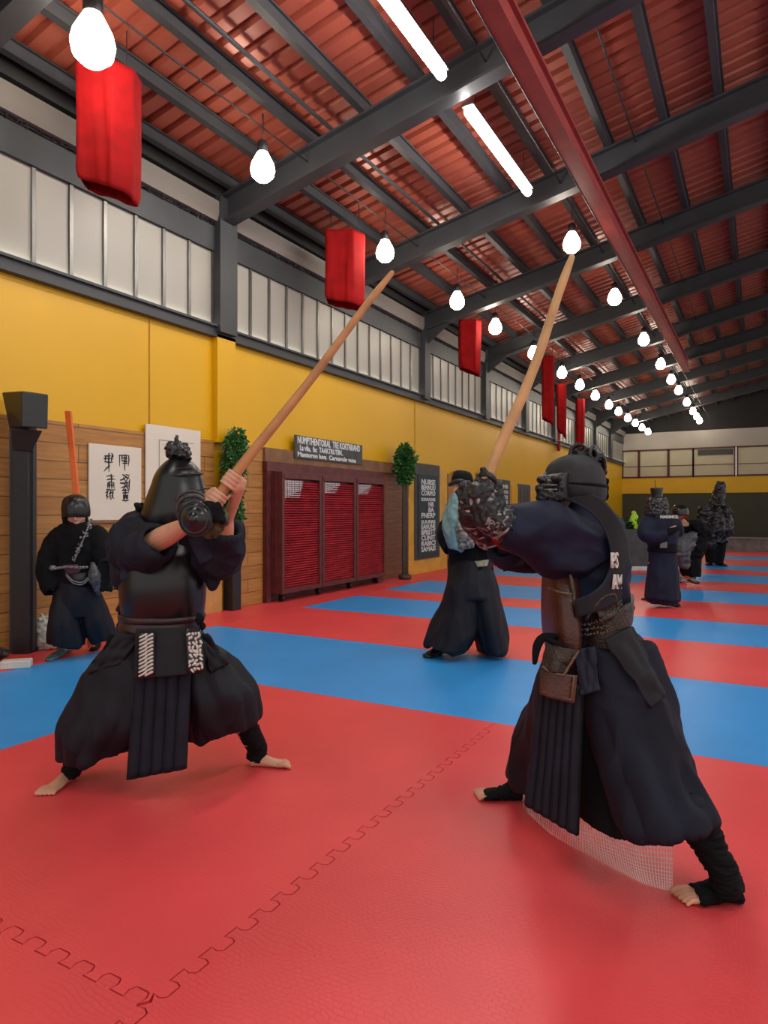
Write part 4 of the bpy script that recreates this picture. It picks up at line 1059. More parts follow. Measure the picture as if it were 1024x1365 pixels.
bm = NB(); tube(bm, Z, [(297, 690, -.36, .030), (290, 700, -.34, .034), (280, 708, -.33, .035)], n=14); obj('gauntlet', fuse(bm, .006, 2, folds(.008, 30, (1, 1, 1))), mat('olive_padding', (.06, .075, .022), .6, var=.6, vs=30), ra)

# ================= right fighter =================
Z = 2.8
rb = person(Vector((P(790, 1110).x, P(790, 1110).y, 0)), 'person in navy jacket and brown side armour, wide stance, holding the right staff')
sB0, sB1 = P(641, 658, -.22), P(763, 343, -.16)
staff('wooden_staff', sB0, sB1, .0235, .0155, 'pale wooden staff held upright by the right fighter', bend=-.012, m=STAFFP)
ax = (sB1 - sB0).normalized()
bm = NB()
head(bm, P(765, 650), (-RT + FWD * .1), UP)
tubew(bm, [(P(770, 675), .055), (P(778, 700), .06)], n=14)
sec(bm, Z, [(750, 695, 822, 692, 0, .10), (748, 740, 828, 740, 0, .12), (758, 800, 826, 800, 0, .11), (750, 860, 840, 860, 0, .13), (752, 900, 848, 900, 0, .12)], n=24)
wr = P(668, 696, -.24); wr2 = P(655, 700, -.14)
tube(bm, Z, [(785, 716, .0, .06), (740, 716, -.12, .05), (705, 706, -.22, .045), (668, 696, -.24, .03)], n=14)
tube(bm, Z, [(780, 712, .12, .06), (712, 725, .06, .05), (690, 722, .0, .045), (655, 700, -.14, .03)], n=14)
g1 = sB0 + ax * .03; g2 = sB0 + ax * -.06
grip(bm, g1, ax, RT + UP * -.2, wr, s=.82, rs=.023); grip(bm, g2, ax, RT + FWD, wr2, s=.82, rs=.023)
bmg = NB(); grip(bmg, g1, ax, RT + UP * -.2, wr, s=1.13, rs=.022); grip(bmg, g2, ax, RT + FWD, wr2, s=1.13, rs=.022)
obj('glove', fuse(bmg, .0045, 1, folds(.003, 40, (1, 1, 1))), GUN, rb)
f1h, f1t = floor_pt(697, 1066), floor_pt(634, 1063)
f2h, f2t = floor_pt(986, 1200), floor_pt(903, 1200)
an1 = W(692, 1036, 3.26); an2 = W(964, 1158, 2.39)
tubew(bm, [(P(775, 890, .06), .11), (P(722, 985, .22), .075), (W(702, 1010, 3.15), .06), (an1, .038)], n=16)
tubew(bm, [(P(815, 885, -.05), .11), (P(856, 990, -.20), .075), (W(912, 1072, 2.47), .050), (W(938, 1112, 2.45), .042), (W(951, 1138, 2.42), .036), (an2, .036)], n=16)
foot(bm, f1h, f1t, an1); foot(bm, f2h, f2t, an2)
obj('body', fuse(bm, .0045, 2), SKIN, rb)
bm = NB(); foot(bm, f1h, f1t, an1, toes=False, cut=.83, fat=.007); tubew(bm, [(an1, .05), (W(700, 1022, 3.2), .06)], n=16); obj('footwear', fuse(bm, .005, 2, folds(.004, 30, (1, 1, 2))), BLACKC, rb, label='black open-toed sock')
bm = NB(); foot(bm, f2h, f2t, an2, toes=False, cut=.75, fat=.009); tubew(bm, [(W(910, 1070, 2.47), .070), (W(938, 1112, 2.45), .061), (W(951, 1138, 2.42), .050), (an2, .046), (W(968, 1180, 2.385), .05)], n=18)
obj('footwear', fuse(bm, .0045, 2, folds(.008, 24, (.6, .6, 3.5))), BLACKC, rb, label='black open-toed sock')
# hakama
bm = NB()
sec(bm, Z, [(752, 835, 836, 833, 0, .14), (742, 870, 862, 862, .0, .17), (735, 915, 876, 905, .02, .18), (735, 950, 876, 945, .02, .17)], n=48)
sec(bm, Z, [(738, 880, 800, 880, .06, .16), (712, 935, 790, 935, .14, .18), (692, 985, 775, 985, .26, .19), (680, 1025, 765, 1022, .36, .19), (679, 1040, 760, 1048, .38, .18)], n=56, fold=pleat(12, .02, .06), cup1=.06)
obj('hakama', fuse(bm, .007, 2, folds(.026, 4.5, (1, 1, .35))), HAK, rb)
bm = NB()
sec(bm, Z, [(762, 862, 862, 858, -.04, .16), (770, 930, 884, 922, -.08, .18), (788, 990, 903, 975, -.18, .17), (804, 1040, 928, 1025, -.26, .16), (820, 1085, 946, 1066, -.33, .145), (826, 1102, 951, 1084, -.35, .14)], n=72, fold=pleat(9, .02, .11, .7), cup1=.07, sub=6)
obj('hakama_leg', fuse(bm, .006, 2, folds(.032, 4, (1, 1, .35))), mat('ink_blue_cloth', (.0058, .0075, .018), .75, var=.3, vs=5, bump=.3, bs=300, spec=.28), rb)
bm = NB()
sec(bm, Z, [(745, 890, 805, 890, .0, .14), (748, 960, 815, 960, -.02, .15), (756, 1030, 825, 1035, -.08, .15), (766, 1082, 838, 1108, -.13, .14)], n=56, fold=pleat(10, .02, .06), cup1=.05)
obj('hakama_fold', fuse(bm, .007, 2), BLACKC, rb)
# long quilted panel and waist flaps
bm = NB(); panel(bm, Z, [(722, 900, -.12), (776, 912, -.21), (769, 1111, -.30), (702, 1071, -.14)], .016, ribs=6, amp=.022, wav=.01, nu=110, nv=30); ql = obj('long_apron', bm, INKN, rb)
bm = NB(); c4 = [(722, 900, -.125), (776, 912, -.215), (769, 1111, -.305), (702, 1071, -.145)]
pts = [P(*k) for k in c4]
for a, b in ((pts[1], pts[2]), (pts[2], pts[3]), (pts[3], pts[0])): tubew(bm, [(a, .009), (lerp(a, b, .5), .009), (b, .009)], n=8)
obj('piping', bm, BLACKC, ql)
bm = NB(); panel(bm, Z, [(806, 853, -.20), (842, 836, -.13), (884, 925, -.20), (868, 944, -.30)], .016, bulge=.03, wav=.02, nv=24); obj('waist_flap', bm, FLAP, rb)
bm = NB(); panel(bm, Z, [(766, 866, -.20), (792, 862, -.22), (799, 920, -.25), (774, 927, -.24)], .014, wav=.02); obj('waist_flap', bm, NAVYL, rb)
# jacket: torso and big sleeves
bm = NB()
sec(bm, Z, [(752, 664, 795, 664, 0, .075), (745, 676, 812, 676, 0, .11), (744, 700, 822, 700, 0, .135), (744, 745, 834, 745, 0, .145), (750, 790, 834, 790, 0, .14), (758, 825, 828, 825, 0, .13), (758, 858, 828, 855, 0, .13)], n=44)
tube(bm, Z, [(790, 714, .02, .10), (768, 724, -.04, .142), (742, 720, -.11, .135), (712, 711, -.17, .112), (688, 704, -.21, .092), (673, 701, -.225, .078)], n=32, cup1=.05)
tube(bm, Z, [(778, 715, .10, .11), (720, 722, .06, .11), (688, 728, .0, .085), (670, 722, -.06, .07)], n=26, cup1=.04)
obj('jacket', fuse(bm, .006, 3, folds(.026, 5.5, (.7, .7, 1.1))), NAVY, rb)
bm = NB(); panel(bm, Z, [(657, 712, -.05), (690, 722, .0), (712, 742, -.02), (672, 760, -.03)], .03, wav=.03, bulge=.03); obj('sleeve_hem', bm, HAK, rb)
bm = NB(); tube(bm, Z, [(662, 716, -.19, .022), (672, 724, -.19, .026), (680, 730, -.18, .018)], n=12); obj('cuff_lining', bm, REDC, rb)
# strap over shoulder/back of breastplate
inner = [(752, 664), (772, 672), (796, 690), (811, 718), (815, 748), (806, 775), (788, 792), (766, 801)]
outer = [(790, 660), (803, 668), (824, 694), (835, 720), (839, 750), (837, 780), (818, 805), (768, 822)]
def strapdz(x, k): 
    q = max(0, 1 - ((x - 787) / 54) ** 2); return -.190 * math.sqrt(q) - .028
bm = NB(); ii = smoothrows(inner, 5); oo = smoothrows(outer, 5); nn_ = len(ii) - 1
def fn(u, v):
    k = int(round(u * nn_)); a, b = ii[k], oo[k]; x, y = lerp(a[0], b[0], v), lerp(a[1], b[1], v)
    return W(x, y, Z + strapdz(x, k / 5))
slab(bm, fn, nn_, 10, .014); st = obj('back_strap', bm, FLAP, rb)
bm = NB(); tubew(bm, [(fn(i / nn_, 0) - FWD * .004, .005) for i in range(nn_ + 1)], n=6, sub=1); tubew(bm, [(fn(i / nn_, 1) - FWD * .002, .004) for i in range(nn_ + 1)], n=6, sub=1); obj('edging', bm, NAVYL, st)
bm = NB()
for s_, x, y, xe, sz in (('PS', 815, 757, 837, .085), ('AM', 817, 785, 838, .080)):
    a = W(x, y, Z + strapdz(x, 5) - .028); b = W(xe, y - 1, Z + strapdz(xe, 5) - .018)
    M = frame(a, (b - a).normalized(), UP) @ Matrix.Diagonal((.68, 1.0, 1, 1)); textmesh(bm, s_, M, sz, .004, bold=.0008)
obj('lettering', bm, WHITEC, st, label='worn white letters on strap')
# armour
bm = NB(); sec(bm, Z, [(727, 750, 768, 752, -.02, .10), (726, 785, 768, 788, -.03, .15), (727, 830, 768, 835, -.04, .175), (731, 862, 768, 870, -.04, .170), (735, 876, 766, 884, -.03, .14)], n=40, e=.8)
bp_ = obj('breastplate', bm, LEATHER, rb)
bm = NB(); tube(bm, Z, [(757, 752, -.17, .006), (765, 790, -.185, .006), (767, 840, -.185, .006), (767, 882, -.17, .006)], n=8)
tube(bm, Z, [(730, 783, -.13, .004), (745, 789, -.19, .005), (762, 792, -.20, .004)], n=8); tube(bm, Z, [(731, 868, -.11, .005), (748, 878, -.17, .006), (765, 882, -.18, .005)], n=8); obj('stitched_edge', bm, mat('tan_thread', (.11, .075, .045), .6, var=.6, vs=80), bp_)
bm = NB(); sec(bm, Z, [(762, 824, 840, 790, 0, .180), (762, 836, 839, 812, 0, .188), (760, 848, 835, 832, 0, .188), (760, 860, 832, 846, 0, .185)], n=48, fold=lambda th, t: .02 * math.sin(20 * th + 6 * t) * math.sin(9 * t)); wg = obj('waist_guard', bm, LEATHD, rb)
bm = NB(); rr = random.Random(8)
for row in range(3):
    for i in range(14):
        x = 772 + i * 4.1; q = math.sqrt(max(0, 1 - ((x - 798) / 42) ** 2)); y = 834 + row * 7 - (x - 765) * .13
        p = W(x, y, Z - .188 * q - .006); tubew(bm, [(p, .0035), (p + RT * rr.uniform(-.006, .008) + UP * rr.uniform(-.008, .008), .003)], n=5, sub=1)
obj('studs', bm, mat('tan_thread', (.2, .16, .12)), wg)
bm = NB(); panel(bm, Z, [(790, 802, -.20), (826, 788, -.15), (830, 815, -.14), (800, 830, -.205)], .012, wav=.015, bulge=.01); tube(bm, Z, [(782, 825, -.21, .006), (800, 800, -.22, .006), (818, 792, -.19, .007), (822, 808, -.17, .006)], n=8); obj('armour_tab', bm, LEATHD, wg)
bm = NB(); panel(bm, Z, [(731, 858, -.19), (771, 868, -.235), (752, 901, -.245), (724, 890, -.20)], .03, bulge=.02, wav=.01); pq = obj('pouch', bm, LEATHD, rb)
bm = NB(); tube(bm, Z, [(724, 889, -.225, .005), (735, 897, -.25, .005), (752, 900, -.27, .005), (771, 868, -.26, .005)], n=8, sub=1); obj('stitched_edge', bm, mat('tan_thread', (.2, .16, .12)), pq)
bm = NB(); panel(bm, Z, [(723, 893, -.20), (768, 900, -.245), (764, 937, -.255), (722, 925, -.21)], .03, bulge=.02); pq = obj('pouch', bm, LEATHER, rb)
bm = NB(); tube(bm, Z, [(725, 922, -.235, .004), (762, 933, -.28, .004), (765, 903, -.27, .004)], n=8, sub=1); obj('stitched_edge', bm, mat('tan_thread', (.2, .16, .12)), pq)
bm = NB(); tube(bm, Z, [(740, 850, -.17, .016), (724, 850, -.19, .018), (716, 862, -.19, .018), (713, 883, -.19, .010)], n=12, flat=.5); tube(bm, Z, [(730, 852, -.19, .012), (750, 862, -.20, .012), (768, 866, -.19, .012)], n=10); obj('belt_tie', bm, BLACKC, rb)
# cap helmet with face guard
bm = NB(); sec(bm, Z, [(757, 607, 778, 607, 0, .03), (744, 611, 789, 611, 0, .07), (732, 621, 799, 620, 0, .105), (727, 633, 804, 631, 0, .12), (727, 645, 806, 644, 0, .125), (732, 656, 807, 657, 0, .12), (742, 668, 805, 668, 0, .105)], n=52, sub=5)
me = fuse(bm, .006, 2, folds(.003, 12, (1, 1, 1))); hh = obj('helmet', me, mat('cap_cloth', (.026, .027, .031), .85, var=.3, vs=12, bump=.5, bs=250), rb)
bm = NB(); sec(bm, Z, [(727, 642, 808, 647, 0, .126), (727, 644, 809, 649, 0, .130), (729, 646, 808, 651, 0, .127)], n=52); obj('headband', bm, BLACKC, hh)
bm = NB(); rr = random.Random(11)
for (x, y, s_) in ((772, 604, .028), (780, 606, .022), (786, 610, .030), (793, 606, .024), (798, 613, .028), (801, 622, .020), (768, 609, .022), (790, 615, .026), (803, 629, .012)):
    ringtube(bm, P(x, y - 1, rr.uniform(-.04, .04)), Vector((rr.uniform(-1, 1), rr.uniform(-2, -.5), rr.uniform(-.6, .6))), s_ * 1.2, .0095, n=14)
    bl(bm, Z, x + rr.uniform(-2, 2), y + 1, 0, s_ * .6, lump=.6, seed=x)
obj('bow_ornament', fuse(bm, .0045, 1), LACQ2, hh)
bm = NB(); 
for y in (642, 652, 662): bl(bm, Z, 807, y, -.01, (.012, .03, .018), lump=.6, seed=y)
obj('back_knot', fuse(bm, .005, 1), BLACKC, hh)
# face guard: bars and metal plates
bm = NB()
sec(bm, Z, [(733, 632, 757, 632, -.03, .10), (724, 640, 756, 640, -.03, .11), (720, 655, 756, 655, -.03, .115), (724, 668, 758, 668, -.03, .10)], n=30)
obj('face_guard', bm, BLACKP, rb)
fg = rb.children[-1]; WL[fg] = WL[rb]
bm = NB()
for k in range(6):
    y = 634 + k * 6.2; tube(bm, Z, [(742, y, -.155, .004), (728, y + .5, -.135, .0045), (719, y + 1, -.09, .0045), (718, y + 1, -.03, .0045)], n=8)
tube(bm, Z, [(727, 630, -.13, .005), (722, 650, -.12, .006), (726, 672, -.11, .005)], n=8)
obj('grille', bm, STEEL, fg)
bm = NB()
for (x, y, a, b, c_, sd_) in ((724, 662, .026, .03, .022, 1), (734, 664, .02, .03, .026, 2), (719, 652, .016, .02, .016, 3), (742, 638, .02, .02, .014, 4), (744, 662, .022, .02, .02, 5), (722, 640, .02, .02, .012, 6), (748, 650, .014, .02, .022, 7)):
    bl(bm, Z, x, y, -.15, (a, b, c_), lump=.5, seed=sd_, ls=10)
obj('plates', fuse(bm, .0045, 1, folds(.004, 60, (1, 1, 1))), GUN, fg)
# gauntlets
def gauntlet(c, wristp, fist, s=1.0, seed=0, m=STEEL, parent=None):
    """cuff from wrist to elbow side, fist on the staff, with raised scrollwork"""
    rr = random.Random(seed); d = (c - fist).normalized(); bm = NB()
    tubew(bm, [(fist + (fist - wristp) * .15, .050 * s), (lerp(fist, wristp, .6), .054 * s), (wristp, .056 * s), (c, .072 * s)], n=22, cup1=.03)
    for k in range(5): 
        q = fist + Vector((rr.uniform(-1, 1), rr.uniform(-1, 1), rr.uniform(-1, 1))) * .025 * s; blob(bm, q + UP * .018, .036 * s, lump=.4, seed=k + seed)
    g = obj('gauntlet', fuse(bm, .005, 2, folds(.006, 30, (1, 1, 1))), GUN, parent)
    bm = NB()
    for k in range(22):
        t = rr.random(); q = lerp(wristp, c, t); r_ = lerp(.050, .072, t) * s; a = Vector((rr.uniform(-1, .5), rr.uniform(-1, -.2), rr.uniform(-1, 1))); a = (a - d * a.dot(d)).normalized()
        ringtube(bm, q + a * r_ * .97, a, rr.uniform(.008, .020) * s, .0055 * s, n=12, a0=0, a1=rr.uniform(3.5, 6.2))
    for t in (0, .5, 1.0):
        ringtube(bm, lerp(wristp, c, t), d, lerp(.052, .072, t) * s, .006 * s, n=24)
    for k in range(16): 
        a = Vector((rr.uniform(-1, 1), rr.uniform(-1, 0), rr.uniform(-.6, 1))).normalized(); blob(bm, lerp(fist, wristp, rr.random() * .8) + a * .050 * s, (rr.uniform(.008, .020) * s, .008 * s, rr.uniform(.006, .016) * s), lump=.5, seed=k, n=10)
    obj('scrollwork', bm, m, g); return g
gauntlet(P(676, 699, -.235), P(652, 690, -.25), P(642, 662, -.25), 1.0, 3, parent=rb)
gauntlet(P(655, 712, -.06), P(632, 692, -.12), P(628, 668, -.18), .95, 5, parent=rb)
# sheer net trailing below the hem
bm = NB()
top = [(704, 1060, -.02), (735, 1085, -.10), (770, 1098, -.12), (810, 1110, -.16), (850, 1122, -.22), (898, 1125, -.28)]
bot = [(702, 1077), (732, 1108), (770, 1133), (820, 1160), (860, 1180), (896, 1190)]
tt = smoothrows(top, 5); bb = smoothrows(bot, 5); n = len(tt) - 1
uvl = bm.loops.layers.uv.new('UVMap'); G_ = []
for i in range(n + 1):
    a = W(tt[i][0], tt[i][1], Z + tt[i][2]); b = floor_pt(*bb[i]); b.z = .004; row = []
    for j in range(13):
        t = j / 12; p = lerp(a, b, t); p.z = max(.004, a.z * (1 - t) ** 1.8 + .004); row.append((bm.verts.new(p), (i / n, t * .45)))
    G_.append(row)
for i in range(n):
    for j in range(12):
        q = (G_[i][j], G_[i + 1][j], G_[i + 1][j + 1], G_[i][j + 1]); f = bm.faces.new([k[0] for k in q])
        for lp, k in zip(f.loops, q): lp[uvl].uv = k[1]
obj('net_lining', bm, NET, rb, label='sheer white net spilling from under the hem')

# ================= hooded figure by the wall =================
Z = 6.35
rd = person(Vector((P(105, 870).x, P(105, 870).y, 0)), 'person in black hood and wide dark trousers standing by plank wall, head bowed')
FC = (-FWD + RT * .25 - UP * .35)
bm = NB(); head(bm, P(103, 684, -.03), FC, UP - FWD * .3, 1.12)
tubew(bm, [(P(103, 695), .07), (P(103, 712), .08)], n=12)
sec(bm, Z, [(82, 705, 124, 705, 0, .12), (84, 750, 122, 750, 0, .12), (84, 790, 124, 790, 0, .13)], n=20)
for k in (-1, 1):
    x = 103 + k * 24
    tube(bm, Z, [(x, 712, 0, .06), (x + k * 8, 740, -.02, .05), (x + k * 11, 768, -.06, .035), (x + k * 10, 776, -.08, .03)], n=12)
    for f_ in range(5): tube(bm, Z, [(x + k * 10 + (f_ - 2) * 1.6, 774, -.08, .011), (x + k * 9 + (f_ - 2) * 2, 781, -.10, .010), (x + k * 6 + (f_ - 2) * 2, 786, -.10, .008)], n=7)
fh, ft = floor_pt(93, 868), floor_pt(66, 881); fh2, ft2 = floor_pt(132, 856), floor_pt(124, 868)
tube(bm, Z, [(94, 790, 0, .10), (92, 830, -.03, .07), (91, 862, -.05, .04)], n=12); tube(bm, Z, [(116, 790, 0, .10), (126, 825, .05, .07), (132, 850, .2, .04)], n=12)
foot(bm, fh, ft, fh + UP * .10); foot(bm, fh2, ft2, fh2 + UP * .10)
obj('body', fuse(bm, .009, 1), SKIN, rd)
bm = NB(); foot(bm, fh, ft, fh + UP * .12, s=1.1, toes=False, fat=.008); obj('shoe', fuse(bm, .009, 2, folds(.006, 20)), TEALS, rd, label='teal cloth shoe')
bm = NB(); foot(bm, fh2, ft2, fh2 + UP * .12, s=1.05, toes=False, fat=.008); obj('shoe', fuse(bm, .009, 2), BLACKC, rd)
bm = NB(); sec(bm, Z, [(80, 770, 126, 770, 0, .14), (76, 800, 130, 798, 0, .17), (80, 820, 130, 820, 0, .14)], n=36)
sec(bm, Z, [(76, 785, 106, 785, 0, .14), (70, 815, 108, 818, -.03, .17), (67, 842, 111, 847, -.04, .17), (66, 856, 110, 862, -.04, .16)], n=44, fold=pleat(9, .02, .09), cup1=.05)
sec(bm, Z, [(98, 785, 130, 783, 0, .14), (108, 812, 140, 808, .05, .16), (114, 836, 148, 832, .1, .17), (126, 855, 153, 850, .15, .15)], n=44, fold=pleat(9, .02, .08), cup1=.05)
obj('trousers', fuse(bm, .011, 2, folds(.024, 5, (1, 1, .4))), HAK, rd)
bm = NB(); sec(bm, Z, [(90, 697, 116, 697, 0, .10), (75, 706, 131, 706, 0, .13), (70, 725, 138, 725, 0, .15), (76, 755, 130, 755, -.01, .16), (78, 776, 127, 776, -.01, .16)], n=36)
tube(bm, Z, [(80, 714, 0, .10), (69, 738, -.02, .11), (64, 758, -.05, .10), (68, 776, -.07, .095), (72, 788, -.09, .085)], n=20, cup1=.04)
tube(bm, Z, [(127, 714, 0, .10), (138, 735, -.02, .115), (142, 750, -.04, .10), (138, 770, -.07, .09), (136, 788, -.09, .08)], n=20, cup1=.04)
obj('tunic', fuse(bm, .010, 3, folds(.014, 7, (1, 1, .7))), BLACKC, rd)
bm = NB(); sec(bm, Z, [(96, 659, 107, 659, -.02, .05), (87, 664, 115, 664, -.02, .11), (84, 674, 118, 674, -.03, .135), (84, 684, 119, 684, -.03, .14), (86, 689, 118, 689, -.03, .13)], n=36); hm = obj('helmet', bm, LACQ, rd)
bm = NB(); sec(bm, Z, [(84, 684, 112, 684, .04, .08), (86, 700, 119, 700, .04, .10), (82, 708, 123, 708, .0, .14), (95, 716, 115, 716, -.02, .13)], n=30); bl(bm, Z, 103, 711, -.10, (.08, .04, .03)); obj('hood', fuse(bm, .009, 2, folds(.01, 14)), BLACKC, rd)
bm = NB(); rr = random.Random(6)
for i in range(46):
    t = rr.random(); x = lerp(121, 99, t) + rr.uniform(-4, 4); y = lerp(694, 744, t) + rr.uniform(-3, 3); p = P(x, y, -.19 + .06 * abs(x - 104) / 20)
    blob(bm, p, rr.uniform(.006, .012), n=6)
tube(bm, Z, [(121, 692, -.13, .007), (114, 712, -.18, .007), (104, 735, -.20, .007), (99, 748, -.20, .007)], n=6)
obj('studded_strap', bm, STEEL, rd, label='silver studded chest strap')
bm = NB(); sec(bm, Z, [(78, 752, 128, 750, -.01, .165), (77, 758, 129, 756, -.01, .17), (78, 764, 128, 762, -.01, .165)], n=36); b_ = obj('belt', bm, mat('plum_cloth', (.10, .022, .045), .7, var=.3), rd)
bm = NB(); tube(bm, Z, [(72, 758, -.19, .014), (88, 756, -.20, .012), (108, 757, -.20, .012), (116, 756, -.19, .012)], n=8)
for i in range(11): bl(bm, Z, 84 + i * 3, 756, -.215, .011, n=8)
bl(bm, Z, 70, 757, -.19, (.03, .02, .022), lump=.5); obj('buckle', bm, STEEL, b_)
bm = NB(); sec(bm, Z, [(92, 764, 122, 762, -.10, .10), (94, 774, 122, 772, -.11, .10), (100, 780, 118, 778, -.1, .08)], n=24)
obj('waist_pouch', bm, BLACKP, rd)
bm = NB()
for o_ in (0, 3): tube(bm, Z, [(88, 764 + o_, -.2, .006), (97, 774 + o_, -.23, .006), (110, 776 + o_, -.23, .006), (121, 766 + o_, -.2, .006)], n=6)
obj('chain', bm, STEEL, rd)
bm = NB(); tube(bm, Z, [(124, 752, -.16, .02), (126, 768, -.18, .05), (130, 784, -.16, .03), (131, 792, -.15, .012)], n=12); obj('side_bag', fuse(bm, .009, 1, folds(.01, 30, (1, 1, 1))), GREYB, rd)
bm = NB(); tube(bm, Z, [(136, 748, -.12, .02), (145, 746, -.15, .018), (149, 757, -.16, .02), (150, 768, -.15, .022), (154, 776, -.14, .012)], n=10); obj('hand_strap', bm, BLACKP, rd)

# ================= middle fighter =================
Z = 6.35
rc = person(Vector((P(622, 868).x, P(622, 868).y, 0)), 'person in black with pale teal shoulder cloth and long flared skirt, behind right fighter\'s gauntlets')
bm = NB(); head(bm, P(618, 652, -.02), (-FWD * .5 - RT * .8), UP, 1.05)
tubew(bm, [(P(620, 665), .06), (P(622, 685), .07)], n=12)
sec(bm, Z, [(602, 690, 648, 690, 0, .12), (604, 730, 650, 730, 0, .12), (603, 770, 655, 770, 0, .14)], n=20)
tube(bm, Z, [(604, 692, 0, .06), (596, 715, -.12, .05), (606, 728, -.2, .04), (625, 715, -.25, .032)], n=12)
tube(bm, Z, [(645, 692, 0, .06), (652, 715, -.1, .05), (645, 722, -.2, .04), (632, 708, -.25, .032)], n=12)
for k, x in ((0, 624), (1, 632)):
    for f_ in range(5): tube(bm, Z, [(x, 710 - f_ * 3, -.25, .014), (x + 4 - 8 * k, 708 - f_ * 3, -.29, .012), (x + 7 - 12 * k, 709 - f_ * 3, -.27, .010)], n=7)
fh, ft = floor_pt(588, 872), floor_pt(568, 877); fh2, ft2 = floor_pt(656, 866), floor_pt(640, 869)
tube(bm, Z, [(615, 770, 0, .10), (600, 820, 0, .07), (588, 862, .05, .04)], n=12); tube(bm, Z, [(640, 770, 0, .10), (650, 820, .03, .07), (655, 858, .1, .04)], n=12)
foot(bm, fh, ft, fh + UP * .1); foot(bm, fh2, ft2, fh2 + UP * .1)
obj('body', fuse(bm, .009, 1), SKIN, rc)
bm = NB(); foot(bm, fh, ft, fh + UP * .13, s=1.15, toes=False, fat=.01); obj('shoe', fuse(bm, .009, 2, folds(.005, 30)), GUN, rc)
bm = NB(); foot(bm, fh2, ft2, fh2 + UP * .13, s=1.15, toes=False, fat=.01); obj('shoe', fuse(bm, .009, 2), BLACKC, rc)
bm = NB(); sec(bm, Z, [(602, 746, 655, 746, 0, .16), (600, 765, 656, 765, 0, .18), (592, 795, 664, 795, 0, .22)], n=40)
sec(bm, Z, [(600, 765, 640, 765, 0, .17), (590, 800, 640, 800, 0, .21), (577, 835, 636, 840, 0, .24), (569, 860, 625, 867, .0, .24)], n=48, fold=pleat(9, .02, .07), cup1=.05)
sec(bm, Z, [(622, 765, 656, 765, 0, .17), (626, 800, 665, 800, .02, .21), (630, 835, 673, 835, .04, .24), (640, 866, 674, 866, .06, .22)], n=48, fold=pleat(9, .02, .07), cup1=.05)
obj('hakama', fuse(bm, .011, 2, folds(.030, 4, (1, 1, .35))), HAK, rc)
bm = NB(); sec(bm, Z, [(612, 678, 632, 678, 0, .08), (600, 690, 650, 688, 0, .13), (599, 715, 655, 715, 0, .16), (600, 748, 655, 748, 0, .16), (599, 760, 658, 758, 0, .18)], n=36)
tube(bm, Z, [(605, 695, 0, .10), (598, 715, -.10, .11), (604, 730, -.18, .09)], n=18, cup1=.04); tube(bm, Z, [(648, 695, 0, .10), (655, 718, -.1, .11), (648, 728, -.18, .09)], n=18, cup1=.04)
obj('jacket', fuse(bm, .010, 3, folds(.014, 7)), BLACKC, rc)
bm = NB(); sec(bm, Z, [(605, 658, 622, 664, -.12, .12), (594, 682, 618, 690, -.16, .18), (592, 708, 614, 716, -.18, .19), (597, 728, 616, 734, -.18, .15)], n=30); bm_ = NB(); tube(bm_, Z, [(604, 730, -.2, .065), (628, 712, -.27, .065), (634, 700, -.27, .05)], n=12); tube(bm_, Z, [(646, 724, -.2, .065), (630, 706, -.27, .06)], n=12); obj('glove', fuse(bm_, .01, 1), BLACKC, rc)
obj('shoulder_cloth', fuse(bm, .009, 2, folds(.018, 12, (1, 1, .6))), TEALC, rc, label='pale teal cloth over shoulder')
bm = NB(); sec(bm, Z, [(608, 676, 630, 682, -.22, .14), (604, 704, 634, 706, -.25, .16), (606, 730, 630, 728, -.24, .12)], n=26); obj('arm_guard', fuse(bm, .009, 1, folds(.02, 24, (1, 1, 1))), mat('silver_cloth', (.22, .22, .19), .4, metal=.4, var=.6, vs=40), rc)
bm = NB(); sec(bm, Z, [(608, 627, 616, 627, 0, .05), (603, 634, 627, 630, 0, .11), (602, 642, 631, 640, 0, .13), (606, 648, 631, 652, .03, .11)], n=30); me = fuse(bm, .008, 1); hc = obj('cap', me, BLACKC, rc)
bm = NB(); tube(bm, Z, [(600, 646, -.06, .02), (612, 641, -.14, .022), (626, 645, -.14, .02)], n=10); obj('visor', bm, BLACKP, hc)
bm = NB(); sec(bm, Z, [(606, 660, 632, 660, 0, .11), (606, 672, 640, 672, 0, .13), (606, 684, 640, 684, 0, .13)], n=26); obj('scarf', fuse(bm, .009, 2, folds(.012, 16)), BLACKC, rc)
bm = NB(); sec(bm, Z, [(630, 748, 652, 746, -.14, .045), (632, 756, 650, 754, -.14, .045)], n=20); obj('belt_knot', bm, mat('cream_cloth', (.32, .33, .22), .7, var=.4, vs=30), rc)

# ================= figure in the long navy coat =================
Z = 9.6
re_ = person(Vector((P(885, 806).x, P(885, 806).y, 0)), 'person in long navy coat and tall flat-topped black hat, back turned, far right')
bm = NB(); head(bm, P(876, 674), FWD * .8 + RT * .4, UP, 1.05)
tubew(bm, [(P(876, 682), .06), (P(878, 692), .07)], n=12)
sec(bm, Z, [(864, 690, 898, 690, 0, .12), (866, 730, 896, 730, 0, .12), (866, 760, 900, 760, 0, .13)], n=18)
tube(bm, Z, [(864, 692, 0, .06), (862, 710, -.1, .05), (866, 718, -.2, .045), (892, 708, -.25, .035)], n=12)
tube(bm, Z, [(897, 692, 0, .06), (903, 706, .1, .05), (905, 712, .15, .035)], n=12)
for f_ in range(5): tube(bm, Z, [(892, 709 - f_, -.25, .014), (898, 708 - f_ * 1.6, -.27, .011), (902, 708 - f_ * 1.8, -.25, .009)], n=7)
fh, ft = floor_pt(872, 799), floor_pt(857, 800); fh2, ft2 = floor_pt(890, 800), floor_pt(904, 809)
tube(bm, Z, [(874, 750, 0, .10), (874, 795, .1, .04)], n=12); tube(bm, Z, [(892, 750, 0, .10), (890, 796, 0, .04)], n=12)
